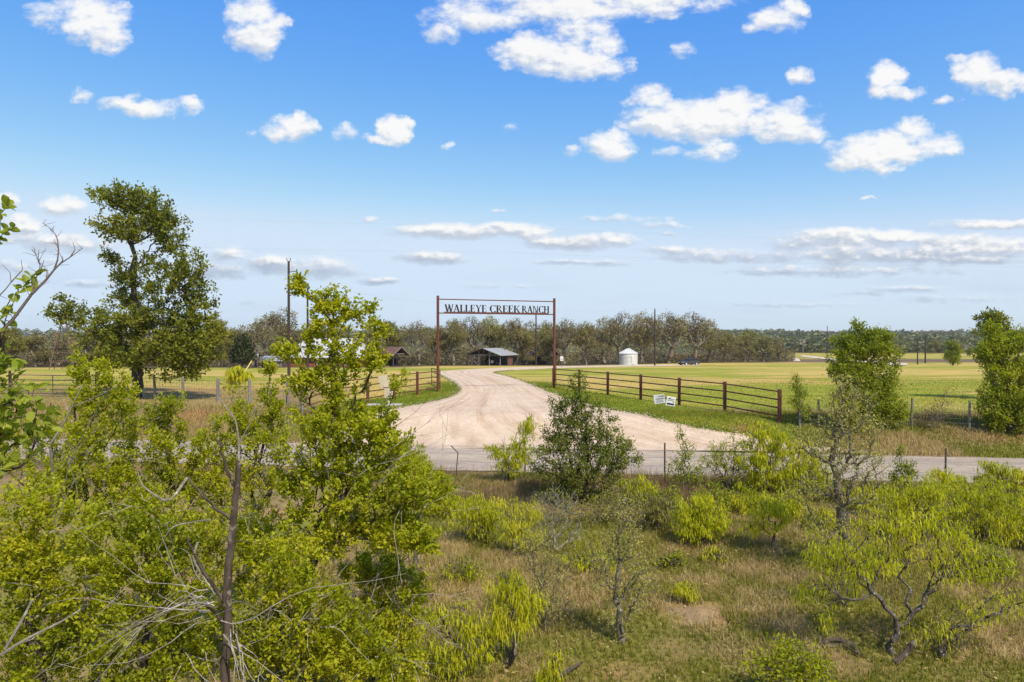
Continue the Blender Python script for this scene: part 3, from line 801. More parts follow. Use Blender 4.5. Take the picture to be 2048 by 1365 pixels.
def build_entrance():
    gl = np.array(GATE_L); gr = np.array(GATE_R); top = 6.78
    d = gr - gl; d[2] = 0; W = float(np.linalg.norm(d)); ang = math.atan2(d[1], d[0])
    root = thing('entrance_gateway', 'tall rust red pipe ranch gateway carrying cut out name letters over the gravel drive', 'gateway', (gl[0], gl[1], gl[2]), ang)
    zl, zr = gl[2], gr[2]
    H = top - zl
    for x, b in ((0, -.25), (W, zr - zl - .25)):
        mb = MB().tube([(x, 0, b), (x, 0, H)], .085, 14); mb.tube([(x, 0, H), (x, 0, H + .015)], .092, 14)
        mb.build('post', M_rust, root, sm=False)
    zt = H - .20; zb = H - 1.06
    MB().tube([(.08, 0, zt), (W - .08, 0, zt)], .034, 8).build('top_rail', M_rust, root)
    MB().tube([(.08, 0, zb), (W - .08, 0, zb)], .034, 8).build('lower_rail', M_rust, root)
    MB().box((W * .497, -.02, zb + .045), (W * .895, .05, .09)).build('letter_base', M_rust, root)
    # the letters stand on the base plate
    txt = 'WALLEYE CREEK'; x0 = W * .053; x1 = W * .944
    words_ = [('WALLEYE', .053, .402), ('CREEK', .424, .690), ('RANCH', .7045, .954)]
    hh = .46
    for wd, a, b in words_:
        adv = [GLYPH[c][0] for c in wd]; tot = sum(adv) ; w = (b - a) * W; sx = w / tot; x = a * W
        for c, av in zip(wd, adv):
            mb = MB()
            for gi, poly in enumerate(GLYPH[c][1]):
                # thicken thin strokes a little in depth, each stroke a solid plate
                mb.prism([(x + px * sx, zb + .088 + pz * hh) for px, pz in poly], -.022 - .0012 * gi, -.002 + .0009 * gi)
            mb.build('letter', M_dkmetal, root); x += av * sx
    # swung-open gate leaves hang on the posts
    def leaf(hinge_x, sgn, pxs, label, post):
        far = at(*pxs); P0 = post[:2] + (gr - gl)[:2] / W * .13 * sgn
        L = 2.9
        a = far[:2] - P0; a = a / np.linalg.norm(a)
        lr = thing('farm_gate', label, 'gate', (P0[0], P0[1], float(T(*P0))), math.atan2(a[1], a[0]), 'swung open pipe gate leaves')
        lo, hi = .22, 1.33
        for x in (0, L): MB().tube([(x, 0, lo), (x, 0, hi)], .026, 8).build('stile', M_rust, lr)
        for z in (lo, .5, .79, 1.07, hi): MB().tube([(0, 0, z), (L, 0, z)], .021 if lo < z < hi else .026, 8).build('rail', M_rust, lr)
        for z in (.35, 1.2): MB().tube([(-.10 , 0, z), (.03, 0, z)], .02, 6).build('hinge', M_dkmetal, lr)
    leaf(0, 1, (851, 773.5), 'open pipe gate leaf hinged on the left gateway post', gl)
    leaf(W, -1, (1124, 764), 'open pipe gate leaf hinged on the right gateway post', gr)
    # wing fences: posts and four rails per bay
    def wing(a, b, nb, label, cat='fence'):
        a = np.array(a[:2]); b = np.array(b[:2]); fr = thing('pipe_fence', label, cat, (a[0], a[1], float(T(*a))))
        o = np.array((a[0], a[1], float(T(*a))))
        pts = [a + (b - a) * i / nb for i in range(nb + 1)]
        g = [np.array((p[0], p[1], float(T(*p)))) - o for p in pts]
        for i, p in enumerate(g):
            if i == 0: continue
            MB().tube([p + (0, 0, -.2), p + (0, 0, 1.36)], .082, 12).tube([p + (0, 0, 1.36), p + (0, 0, 1.375)], .088, 12).build('post', M_rust, fr)
        for p, q in zip(g[:-1], g[1:]):
            for z in (.26, .60, .94, 1.28):
                MB().tube([p + (0, 0, z), q + (0, 0, z)], .030, 8).build('rail', M_rust, fr)
        return fr
    wing(gr, END_R, 6, 'rust red pipe fence running from the right gateway post down to the road')
    wing(gl, END_L, 5, 'rust red pipe fence running left of the gateway behind the beige call box')
build_entrance()

def build_callbox():
    b = at(777, 811)
    root = thing('call_box', 'beige gate call box on a post by the left side of the gravel drive', 'call box', b, math.atan2(b[1], b[0]) - PI / 2)
    MB().tube([(0, 0, -.2), (0, 0, .42)], .055, 10).build('post', M_beige, root)
    lo = MB(); lo.box((.02, 0, .66), (.44, .30, .54)); lo.box((.02, -.02, .945), (.50, .36, .03)); lo.build('lower_box', M_beige, root)
    MB().box((.02, -.158, .66), (.36, .012, .44)).build('door', M_beige, root)
    MB().box((.16, -.172, .66), (.02, .02, .10)).build('handle', M_dkmetal, root)
    M = Matrix.Rotation(math.radians(-14), 3, 'Y')
    MB().box((-.22, .22, 1.18), (.46, .10, .62), M=M).build('back_board', M_beige, root)
    MB().box((.20, .05, 1.12), (.22, .16, .32)).build('keypad_hood', M_beige, root)
    s = thing('concrete_pad', 'small pale concrete slab under the beige call box', 'slab', (b[0] - .2, b[1], b[2]))
    mb = MB(); mb.box((0, 0, .0), (1.7, .9, .10)); mb.build('slab', M_concrete, s)
build_callbox()

def build_yard_signs():
    def sign(px, py, w, h, rz, roll, label):
        b = at(px, py)
        r = thing('yard_sign', label, 'sign', b, rz, None)
        R = Matrix.Rotation(roll, 3, 'Y')
        MB().box(np.array(R @ Vector((0, 0, .50 + h / 2 - .22))), (w, .012, h), M=R).build('panel', M_white, r)
        for x in (-w * .3, w * .3):
            a = R @ Vector((x, .012, -.15)); c = R @ Vector((x, .012, .50 + h - .3)); MB().tube([a, c], .005, 5).build('stake', M_wire, r)
        return r, R, .50 + h / 2 - .22
    def text(s, size, x, z, r, R, cz, m, name='lettering'):
        cu = bpy.data.curves.new(name, 'FONT'); cu.body = s; cu.size = size; cu.align_x = 'CENTER'; cu.extrude = .001; cu.offset = .003
        tmp = bpy.data.objects.new(name, cu)
        me = bpy.data.meshes.new_from_object(tmp); bpy.data.objects.remove(tmp)
        Mx = R.to_4x4() @ Matrix.Translation((x, -.0085, cz + z)) @ Matrix.Rotation(PI / 2, 4, 'X')
        me.transform(Mx); obj(name, me, m, r)
    b1 = -.22
    r, R, cz = sign(1322, 819, .50, .42, b1 - .05, math.radians(-9), 'white yard sign reading land clearing, tilted left beside the fence')
    text('LAND', .10, .10, .09, r, R, cz, M_navy); text('CLEARING', .082, .02, -.02, r, R, cz, M_navy)
    for i, (x, z, w) in enumerate(((0, -.075, .36), (0, -.115, .32), (0, -.155, .36))):
        MB().box(np.array(R @ Vector((x, -.008, cz + z))), (w, .004, .012), M=R).build('print_line', M_navy, r)
    MB().box(np.array(R @ Vector((-.11, -.008, cz + .12))), (.14, .004, .012), M=R).build('print_line', M_navy, r)
    r, R, cz = sign(1338, 824, .42, .42, b1 + .25, math.radians(10), 'white yard sign with a navy bottom band, tilted right beside the fence')
    me = MB().prism([(-.17, .10), (-.06, .15), (.0, .11), (.17, .10), (.17, .085), (-.17, .085)], -.002, .002).mesh('print_line')
    me.transform(R.to_4x4() @ Matrix.Translation((0, -.009, cz))); obj('print_line', me, M_brownprint, r)
    MB().box(np.array(R @ Vector((.12, -.008, cz - .02))), (.10, .004, .03), M=R).build('print_line', M_brownprint, r)
    MB().box(np.array(R @ Vector((-.02, -.008, cz + .03))), (.30, .004, .022), M=R).build('print_line', M_brownprint, r)
    MB().box(np.array(R @ Vector((0, -.008, cz - .13))), (.34, .004, .085), M=R).build('print_band', M_navy, r)
build_yard_signs()

def build_far_sign():
    b = at(1123.5, 736)
    k = b[1] / F
    r = thing('road_sign', 'small white sign on a thin post beside the drive beyond the gateway', 'sign', b)
    h = 22 * k
    MB().tube([(0, 0, -.2), (0, 0, h)], .04, 6).build('post', M_wire, r)
    MB().box((0, -.05, h - 3.6 * k), (6.2 * k, .02, 9.2 * k)).build('panel', M_white, r)
    for z in (h - 4.6 * k, h - 6.0 * k): MB().box((0, -.064, z), (3.8 * k, .006, .5 * k)).build('print_line', M_dkmetal, r)
build_far_sign()

# ---------------------------------------------------------------- wire fences
def wire_fence(pts, label, kind, hts, name='wire_fence', net=None, post_r=.06, post_h=1.25, m=M_wood, wr=.004, bent=None, vis=None):
    g = [np.array((x, y, float(T(x, y)))) for x, y in pts]; o = g[0]
    r = thing(name, label, 'fence', o)
    for i, p in enumerate(g):
        if vis and not vis[i]: continue
        q = p - o; lx = rng.normal(0, .03, 2)
        if kind == 't':
            mb = MB()
            if bent == i: mb.tube([q + (0, 0, -.2), q + (.02, 0, .35), q + (.06, 0, .75), q + (-.16, 0, .98)], .016, 5)
            else:
                mb.box(q + (0, 0, post_h / 2 - .1), (.045, .012, post_h + .2)); mb.box(q + (0, .02, post_h / 2 - .1), (.010, .04, post_h + .2))
            mb.build('post', m, r)
        else:
            rr = post_r * rng.uniform(.8, 1.25)
            MB().tube([q + (0, 0, -.2), q + (lx[0] * .5, lx[1] * .5, post_h * .5), q + (lx[0], lx[1], post_h * rng.uniform(.94, 1.06))], [rr * 1.05, rr, rr * .9], 8).build('post', m, r)
    for z in hts:
        P_ = []
        for p, q in zip(g[:-1], g[1:]):
            for t in (0, .25, .5, .75): 
                c = p + (q - p) * t; P_.append((c[0] - o[0], c[1] - o[1] - .06, float(T(c[0], c[1])) - o[2] + z - .03 * math.sin(t * PI)))
        P_.append(tuple(g[-1] - o + (0, -.06, z)))
        MB().tube(P_, wr, 4).build('wire', M_wire, r)
    if net:
        mb = MB(); 
        for p, q in zip(g[:-1], g[1:]):
            L = np.linalg.norm(q - p); n = int(L / net)
            for i in range(n):
                c = p + (q - p) * i / n - o; mb.tube([c + (0, -.06, hts[0]), c + (0, -.06, hts[-1])], wr * .9, 3, False)
        tag(mb.build('net_stays', M_wire, r), kind='stuff')
    return r
# low net fence on the right field edge
q = [at(1600, 853)[:2], at(1637, 853)[:2], at(1730, 853)[:2], at(1822, 853)[:2], at(1938, 863)[:2], at(2075, 872)[:2], at(2250, 880)[:2]]
wire_fence(q, 'net wire fence on grey wooden posts along the right hand hay field', 'w', (.12, .3, .48, .66, .84, 1.02), net=.3, post_h=1.15, vis=[1, 1, 0, 1, 1, 1, 1], wr=.003, post_r=.055)
q = [at(196, 797)[:2], at(310, 799)[:2], at(366, 803)[:2], at(435, 810)[:2], at(499, 812)[:2], at(575, 814)[:2], END_L]
wire_fence(q, 'tall net wire fence on weathered posts under the big oak', 'w', (.1, .32, .54, .76, .98, 1.18), net=.22, post_h=1.38, wr=.005, post_r=.075)
q = [(x, 20.75 - .125 * x) for x in [((px - 1024) / F) * 20.75 / (1 + .125 * (px - 1024) / F) for px in (-420, -60, 300, 620, 912, 1050, 1330, 1612, 1893, 2190)]]
wire_fence(q, 'four strand barbed wire fence on thin steel posts along the near road edge', 't', (.28, .52, .76, .98), post_h=1.18, m=M_polewood, wr=.0042, bent=4, name='barbed_wire_fence')
# pipe gate in the left fence
def build_left_gate():
    a = at(20, 792)[:2]; b = at(194, 796)[:2]
    o = np.array((a[0], a[1], float(T(*a)))); d = b - a; L = float(np.linalg.norm(d))
    r = thing('cattle_gate', 'grey pipe cattle gate left of the big oak, seen above the bushes', 'gate', o, math.atan2(d[1], d[0]))
    for x in (.1, L * .5, L - .1): MB().tube([(x, 0, .15), (x, 0, 1.22)], .028, 7).build('stile', M_dkwood, r)
    for z in (.18, .42, .68, .95, 1.22): MB().tube([(.1, 0, z), (L - .1, 0, z)], .026, 7).build('rail', M_dkwood, r)
    for x in (0, L): MB().tube([(x, 0, -.2), (x, 0, 1.45)], .07, 8).build('gate_post', M_polewood, r)
build_left_gate()

# ---------------------------------------------------------------- utility poles and lines
POLE_TOP = {}
def utility_pole(px, base_py, top_py, label, r0=.15, fork=False, m=M_polewood, bracket=False, d=None):
    b = at(px, base_py) if d is None else ground_at(px, d)
    d = b[1]; top = CH + (669 - top_py) / F * d
    h = top - b[2]
    r = thing('utility_pole', label, 'utility pole', b)
    MB().tube([(0, 0, -.3), (0, 0, h * .5), (0, 0, h)], [r0 * 1.15, r0 * .95, r0 * .75], 10).build('shaft', m, r)
    if fork:
        mb = MB(); mb.tube([(0, 0, h - .15), (-.16, 0, h + .05), (-.20, 0, h + .32)], .035, 6); mb.tube([(0, 0, h - .15), (.16, 0, h + .05), (.20, 0, h + .32)], .035, 6); mb.build('insulator_fork', m, r)
    else:
        MB().tube([(0, 0, h), (0, 0, h + .12), (0, 0, h + .28)], [.03, .06, .035], 7).build('insulator', M_wire, r)
    if bracket:
        MB().tube([(.1, 0, h - 1.1), (.85, 0, h - 1.02)], .035, 6).build('bracket', m, r)
    POLE_TOP[px] = np.array((b[0], b[1], b[2] + h + .25))
    return r
utility_pole(578, 752, 523, 'dark wooden utility pole with a forked top, in front of the red barn', .15, True, bracket=True)
utility_pole(615.5, 741, 577, 'shorter dark utility pole standing just right of the forked pole', .16)
utility_pole(1072, 731.5, 621, 'utility pole seen through the gateway under the last word', .16)
utility_pole(1309.5, 732, 619, 'tall utility pole between the grain bin and the car', .16)
utility_pole(1654.5, 0, 653, 'utility pole left of the round green field tree', .17, d=290)
utility_pole(1590, 0, 685, 'far utility pole beside the curving farm track', .17, d=330)
utility_pole(1606, 0, 683, 'pale steel pole beside the far farm lanes', .2, m=M_wire, d=340)
utility_pole(1622, 0, 686, 'far thin utility pole where the pale lanes join', .16, d=335)
utility_pole(1835, 729.5, 678, 'left of two poles in the pasture by the lone tree', .12)
utility_pole(1850.5, 726.5, 672.5, 'right of two poles in the pasture by the lone tree', .16)
def power_line(pts, label, r=.012, sag=.6):
    P_ = []
    for a, b in zip(pts[:-1], pts[1:]):
        for t in np.linspace(0, 1, 9)[:-1]:
            c = a + (b - a) * t; P_.append((c[0], c[1], c[2] - sag * 4 * t * (1 - t)))
    P_.append(tuple(pts[-1])); o = np.array(P_[0])
    tag(MB().tube([np.array(p) - o for p in P_], r, 4).build('power_line', M_wire, None, o), label, 'power line')
power_line([POLE_TOP[578], POLE_TOP[615.5], POLE_TOP[1072]], 'power line strung from the forked pole behind the gateway', .006)
power_line([POLE_TOP[1072], POLE_TOP[1309.5], POLE_TOP[1654.5]], 'power line running past the grain bin pole to the right', .006)
power_line([P(-200, 470, 52), P(1000, 504, 52), P(2300, 536, 52)], 'lower thin cable crossing the sky above the gateway', .0026, .3)
power_line([P(-200, 408, 52), P(980, 452, 52), P(2300, 492, 52)], 'upper thin cable crossing the sky above the gateway', .0022, .3)
def build_guy():
    a = P(525, 668, 74); b = at(478, 762)
    r = thing('guy_wire', 'guy wire with a yellow guard slanting down left of the forked pole', 'guy wire', b)
    p0 = POLE_TOP[578] + (0, 0, -4.5)
    MB().tube([(0, 0, 0), p0 - b], .010, 4).build('cable', M_wire, r)
    u = (p0 - b) / np.linalg.norm(p0 - b)
    MY = m_simple('yellow_guard', (.50, .36, .10), (.60, .46, .16), 4, .5)
    MB().tube([u * .1, u * 3.3], .05, 7).build('guard', MY, r)
build_guy()

# ---------------------------------------------------------------- farm buildings
def sheet_roof(mb, a, b, c, d, th=.05, ribs=8):
    """a-b along the eave, d-c along the ridge; a slab with raised seams"""
    a, b, c, d = [np.array(q, float) for q in (a, b, c, d)]
    n = np.cross(b - a, d - a); n /= np.linalg.norm(n)
    if n[2] < 0: n = -n
    V = [a, b, c, d, a + n * th, b + n * th, c + n * th, d + n * th]
    mb.add(V, [(0, 3, 2, 1), (4, 5, 6, 7), (0, 1, 5, 4), (1, 2, 6, 5), (2, 3, 7, 6), (3, 0, 4, 7)])
    for i in range(ribs + 1):
        t = (i + .02) / (ribs + .04); p = a + (b - a) * t + n * (th + .012); q = d + (c - d) * t + n * (th + .012)
        mb.bar(p, q, .06, .03, n)
def build_open_shed():
    b = at(968, 731.5); k = b[1] / F
    rz = math.radians(-33)
    r = thing('open_pole_shed', 'open sided pole shed with a grey tin gable roof sheltering a tractor', 'shed', b, rz)
    W, L = 7.9, 6.4; he = 2.15; hr = 3.45; ov = .5
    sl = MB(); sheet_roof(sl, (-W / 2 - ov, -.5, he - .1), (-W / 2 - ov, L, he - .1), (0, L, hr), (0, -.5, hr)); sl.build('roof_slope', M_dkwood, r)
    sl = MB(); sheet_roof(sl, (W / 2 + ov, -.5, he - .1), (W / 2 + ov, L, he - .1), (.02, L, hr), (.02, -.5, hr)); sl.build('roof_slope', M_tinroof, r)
    for y in (0, L * .5, L - .1):
        for x in (-W / 2, -W / 6, W / 6, W / 2):
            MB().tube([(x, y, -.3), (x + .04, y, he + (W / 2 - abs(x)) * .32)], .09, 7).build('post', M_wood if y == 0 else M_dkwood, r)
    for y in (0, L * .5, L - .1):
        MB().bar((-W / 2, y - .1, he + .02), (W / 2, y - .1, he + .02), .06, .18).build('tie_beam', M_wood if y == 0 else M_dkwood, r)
        MB().bar((0, y - .1, he + .1), (0, y - .1, hr - .08), .1).build('king_post', M_wood, r)
    for z in (.75, 1.45): MB().bar((-W / 2, -.13, z), (-W / 6 + .2, -.13, z), .05, .16).build('fence_board', M_wood, r)
    MB().bar((-W / 2 + .4, -.19, 1.9), (-W / 6 - .1, -.19, .05), .05, .14).build('brace', M_wood, r)
    for x in np.arange(-W / 2 + .2, W / 2, .42): MB().box((x, L - .05, .9), (.34, .03, 1.7 + .1 * math.sin(x * 9))).build('back_board', M_dkwood, r)
    # red panels at the right hand rear corner
    for i in range(4): MB().box((W / 2 + .02, L * .45 + i * .5, .95), (.04, .44, 1.9)).build('red_board' if i in (1, 2) else 'side_board', M_redboard if i in (1, 2) else M_dkwood, r)
    tr = thing('tractor', 'dark old tractor parked under the open pole shed', 'tractor', b + np.array((1.6, 1.9, 0)), rz + math.radians(60))
    blk = M_black
    bd = MB(); bd.box((.75, 0, 1.0), (1.5, .55, .6)); bd.box((-.35, 0, .85), (.9, .7, .35)); bd.tube([(1.1, .1, 1.3), (1.1, .1, 1.95)], .04, 6); bd.build('body', M_brownprint, tr)
    MB().box((-.55, 0, 1.18), (.45, .5, .1)).box((-.78, 0, 1.4), (.08, .5, .45)).build('seat', blk, tr)
    MB().tube([(0, 0, 1.3), (.25, 0, 1.2)], .02, 5).tube([(.0 + .15 * math.cos(a) * .0 , .2 * math.cos(a), 1.33 + .2 * math.sin(a)) for a in np.linspace(0, 2 * PI, 10)], .015, 5, False).build('steering_wheel', blk, tr)
    for s in (-1, 1):
        for x, rr, w in ((-.45, .72, .34), (1.3, .38, .2)):
            t = MB().tube([(x, s * .75 - w / 2, rr), (x, s * .75 + w / 2, rr)], rr, 18); wobj = t.build('wheel', blk, tr)
            MB().tube([(x, s * .75 - w / 2 - .02, rr), (x, s * .75 + w / 2 + .02, rr)], rr * .5, 14).build('rim', M_white, wobj)
build_open_shed()
def build_brown_shed():
    b = at(800, 732.5); k = b[1] / F
    r = thing('brown_roof_shed', 'old open shed with a rusty brown gable roof right of the red barn', 'shed', b, math.radians(50))
    # local x: across the gable, gable end faces -y
    W, L = 3.4, 8.0; he = 2.35; hr = 3.7
    for s in (-1, 1):
        sl = MB(); sheet_roof(sl, (s * (W / 2 + .5), -.4, he - .3), (s * (W / 2 + .5), L, he - .3), (0, L, hr), (0, -.4, hr)); sl.build('roof_slope', M_rusttin, r)
        MB().bar((s * (W / 2 + .5), -.46, he - .3), (0, -.46, hr), .05, .16).build('barge_board', M_wood, r)
        for y in np.linspace(0, L - .2, 4): MB().tube([(s * W / 2, y, -.3), (s * W / 2, y, he)], .09, 7).build('post', M_dkwood, r)
        MB().bar((s * W / 2, 0, he - .05), (s * W / 2, L, he - .05), .08, .16).build('plate_beam', M_dkwood, r)
    for y in (0, L - .2): MB().bar((-W / 2, y, he), (W / 2, y, he), .06, .15).build('tie_beam', M_wood, r)
    for x in np.arange(-W / 2 + .25, W / 2 - .1, .45): MB().box((x, L - .1, 1.1), (.40, .03, 2.2)).build('back_board', M_dkwood, r)
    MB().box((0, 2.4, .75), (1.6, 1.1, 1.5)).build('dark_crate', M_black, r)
build_brown_shed()
def build_red_barn():
    b = at(655, 734.5); k = b[1] / F
    r = thing('red_barn', 'long red barn with a bright white metal roof behind the tall elm', 'barn', b, math.radians(3))
    def X(px): return (px - 655) * k
    he = 18 * k; hr = 56.5 * k; x0, x1 = X(572), X(728); D = 9.0
    r0, r1 = X(601), X(708)
    e0, e1 = X(566), X(736)
    sl = MB(); sheet_roof(sl, (e0, -.6, he), (e1, -.6, he), (r1, D / 2, hr), (r0, D / 2, hr), .06, 24); sl.build('roof_slope', M_whiteroof, r)
    sl = MB(); sheet_roof(sl, (e0, D + .6, he), (e1, D + .6, he), (r1, D / 2 + .02, hr), (r0, D / 2 + .02, hr), .06, 24); sl.build('roof_slope', M_whiteroof, r)
    for e, q in ((e0, r0), (e1, r1)):
        MB().add([(e, -.6, he), (e, D + .6, he), (q, D / 2 + .01, hr)], [(0, 1, 2)]).build('roof_hip', M_whiteroof, r)
    w = MB(); w.box(((x0 + x1) / 2, D / 2, he / 2), (x1 - x0, D - .2, he - .04)); w.build('wall', M_redboard, r)
    n = 34
    for i in range(n):
        x = x0 + (x1 - x0) * (i + .5) / n
        MB().box((x, .075, he / 2 - .03 + .01 * (i % 3)), ((x1 - x0) / n - .035, .03 + .012 * (i % 2), he - .12)).build('board', M_redboard, r)
    for px in (640, 690):
        wd = MB().box((X(px), .03, he * .52), (1.1, .05, 1.0)).build('window', M_white, r)
        MB().box((X(px), -.005, he * .52), (.94, .03, .84)).build('pane', M_black, wd)
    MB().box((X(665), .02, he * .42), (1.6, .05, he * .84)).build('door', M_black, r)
    s = at(742, 733); r2 = thing('red_lean_to', 'low red board lean-to beside the right end of the white roofed barn', 'shed', s, .05)
    MB().box((0, 1.5, .75), (3.2, 2.6, 1.5)).build('wall', M_redboard, r2)
    m = MB(); sheet_roof(m, (-1.9, -.2, 1.55), (1.9, -.2, 1.55), (1.9, 3.1, 2.2), (-1.9, 3.1, 2.2)); m.build('roof', M_rusttin, r2)
    for i in range(8): MB().box((-1.4 + i * .4, .185, .74), (.36, .03 + .01 * (i % 2), 1.44)).build('board', M_redboard, r2)
    MB().box((.9, .15, .6), (.8, .06, 1.2)).build('door', M_dkwood, r2)
build_red_barn()
def build_stone_hut():
    b = at(511, 735.5); k = b[1] / F
    r = thing('stone_outhouse', 'little tan stone hut with a pointed front left of the barn', 'hut', b, .15)
    w = 14.5 * k; h = 15 * k; ap = 25 * k
    wl = MB(); wl.prism([(-w / 2, 0), (w / 2, 0), (w / 2, h), (w * .22, ap * .93), (0, ap), (-w * .22, ap * .93), (-w / 2, h)], 0, 2.2); wl.build('wall', M_stone, r)
    MB().box((0, -.02, 9 * k), (4.2 * k, .08, 15 * k)).build('door', M_brownprint, r)
    for s in (-1, 1):
        sl = MB(); sheet_roof(sl, (s * (w / 2 + .12), -.15, h - .1), (s * (w / 2 + .12), 2.4, h - .1), (0, 2.4, ap + .12), (0, -.15, ap + .12), .05, 3); sl.build('roof_slope', M_tinroof, r)
    b = at(541, 736); k = b[1] / F
    r = thing('low_grey_shed', 'low weathered grey shed between the stone hut and the red barn', 'shed', b, .05)
    W = 44 * k; h = 13 * k
    MB().box((0, 1.6, h / 2), (W, 3, h)).build('wall', M_dkwood, r)
    sl = MB(); sheet_roof(sl, (-W / 2 - .2, -.2, h), (W / 2 + .2, -.2, h), (W / 2 + .2, 3.4, h + 9 * k), (-W / 2 - .2, 3.4, h + 9 * k), .05, 12); sl.build('roof', M_tinroof, r)
    for i in range(14): MB().box((-W / 2 + W * (i + .5) / 14, .085, h / 2 - .02), (W / 14 - .05, .03, h - .08)).build('board', M_wood if i % 3 else M_dkwood, r)
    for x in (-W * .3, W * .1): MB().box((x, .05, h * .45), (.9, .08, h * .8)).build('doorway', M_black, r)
build_stone_hut()
def build_house():
    b = ground_at(1066, 149); k = b[1] / F
    r = thing('brown_roof_house', 'low house with a brown shingle roof half hidden by trees right of the shed', 'house', b, math.radians(-25))
    W, L, he, hr = 5.4, 7, 2.1, 3.7
    MB().box((0, L / 2, he / 2), (W, L, he)).build('wall', M_dkwood, r)
    for s in (0, 1):
        y0 = -.6 if s == 0 else L + .6
        sl = MB(); sheet_roof(sl, (-W / 2 - .5, y0, he - .1), (W / 2 + .5, y0, he - .1), (W / 2 + .5, L / 2, hr), (-W / 2 - .5, L / 2, hr), .08, 0); sl.build('roof_slope', M_rusttin, r)
    for x in (-W / 2, W / 2): MB().add([(x, 0, he), (x, L, he), (x, L / 2, hr - .1)], [(0, 1, 2)]).build('gable', M_dkwood, r)
    for x in (-1.8, 1.5):
        f = MB().box((x, -.03, 1.3), (1.3, .08, 1.2)).build('window', M_wood, r); MB().box((x, -.085, 1.3), (1.1, .04, 1.0)).build('pane', M_black, f)
    MB().box((-.2, -.03, 1.0), (1.0, .08, 2.0)).build('door', M_dkwood, r)
build_house()
def build_bin():
    b = at(1256.7, 730.3); k = b[1] / F
    r = thing('grain_bin', 'round galvanised grain bin with a ribbed conical roof', 'grain bin', b)
    R = 18.2 * k; h = 23.3 * k; ap = 32.6 * k; n = 48
    prof = []
    for z in np.linspace(-.1, h, 40): prof.append((R + .018 * math.cos(z * 2 * PI / .22), z))
    V = [(rr * math.cos(2 * PI * j / n), rr * math.sin(2 * PI * j / n), z) for rr, z in prof for j in range(n)]
    Fs = [(i * n + j, i * n + (j + 1) % n, (i + 1) * n + (j + 1) % n, (i + 1) * n + j) for i in range(len(prof) - 1) for j in range(n)]
    MB().add(V, Fs).build('wall', M_galv, r, sm=True)
    for z in (h * .33, h * .66): MB().tube([((R + .03) * math.cos(a), (R + .03) * math.sin(a), z) for a in np.linspace(0, 2 * PI, 49)], .025, 4, False).build('ring_seam', M_galv, r)
    V = []; m = 40
    for rr, z in ((R + .12, h - .03), (.38, ap - .06)):
        for j in range(m): V.append((rr * math.cos(2 * PI * j / m), rr * math.sin(2 * PI * j / m), z))
    MB().add(V, [(j, (j + 1) % m, m + (j + 1) % m, m + j) for j in range(m)]).build('roof', M_galv, r)
    for j in range(20):
        a = 2 * PI * j / 20; c, s = math.cos(a), math.sin(a)
        MB().bar(((R + .12) * c, (R + .12) * s, h), (.38 * c, .38 * s, ap - .02), .07, .07).build('roof_rib', M_galv, r)
    MB().tube([(0, 0, ap - .1), (0, 0, ap + .06), (0, 0, ap + .10)], [.4, .42, .1], 16).build('roof_cap', M_galv, r)
    a = math.radians(-68); c, s = math.cos(a), math.sin(a)
    MB().box(((R + .03) * c, (R + .03) * s, 1.05), (.08, .75, 1.7), rz=a).build('door', M_galv, r)
    pd = thing('bin_pad', 'pale concrete base ring under the grain bin', 'slab', b); MB().tube([(0, 0, -.15), (0, 0, .08)], R + .35, 40).build('slab', M_concrete, pd)
build_bin()
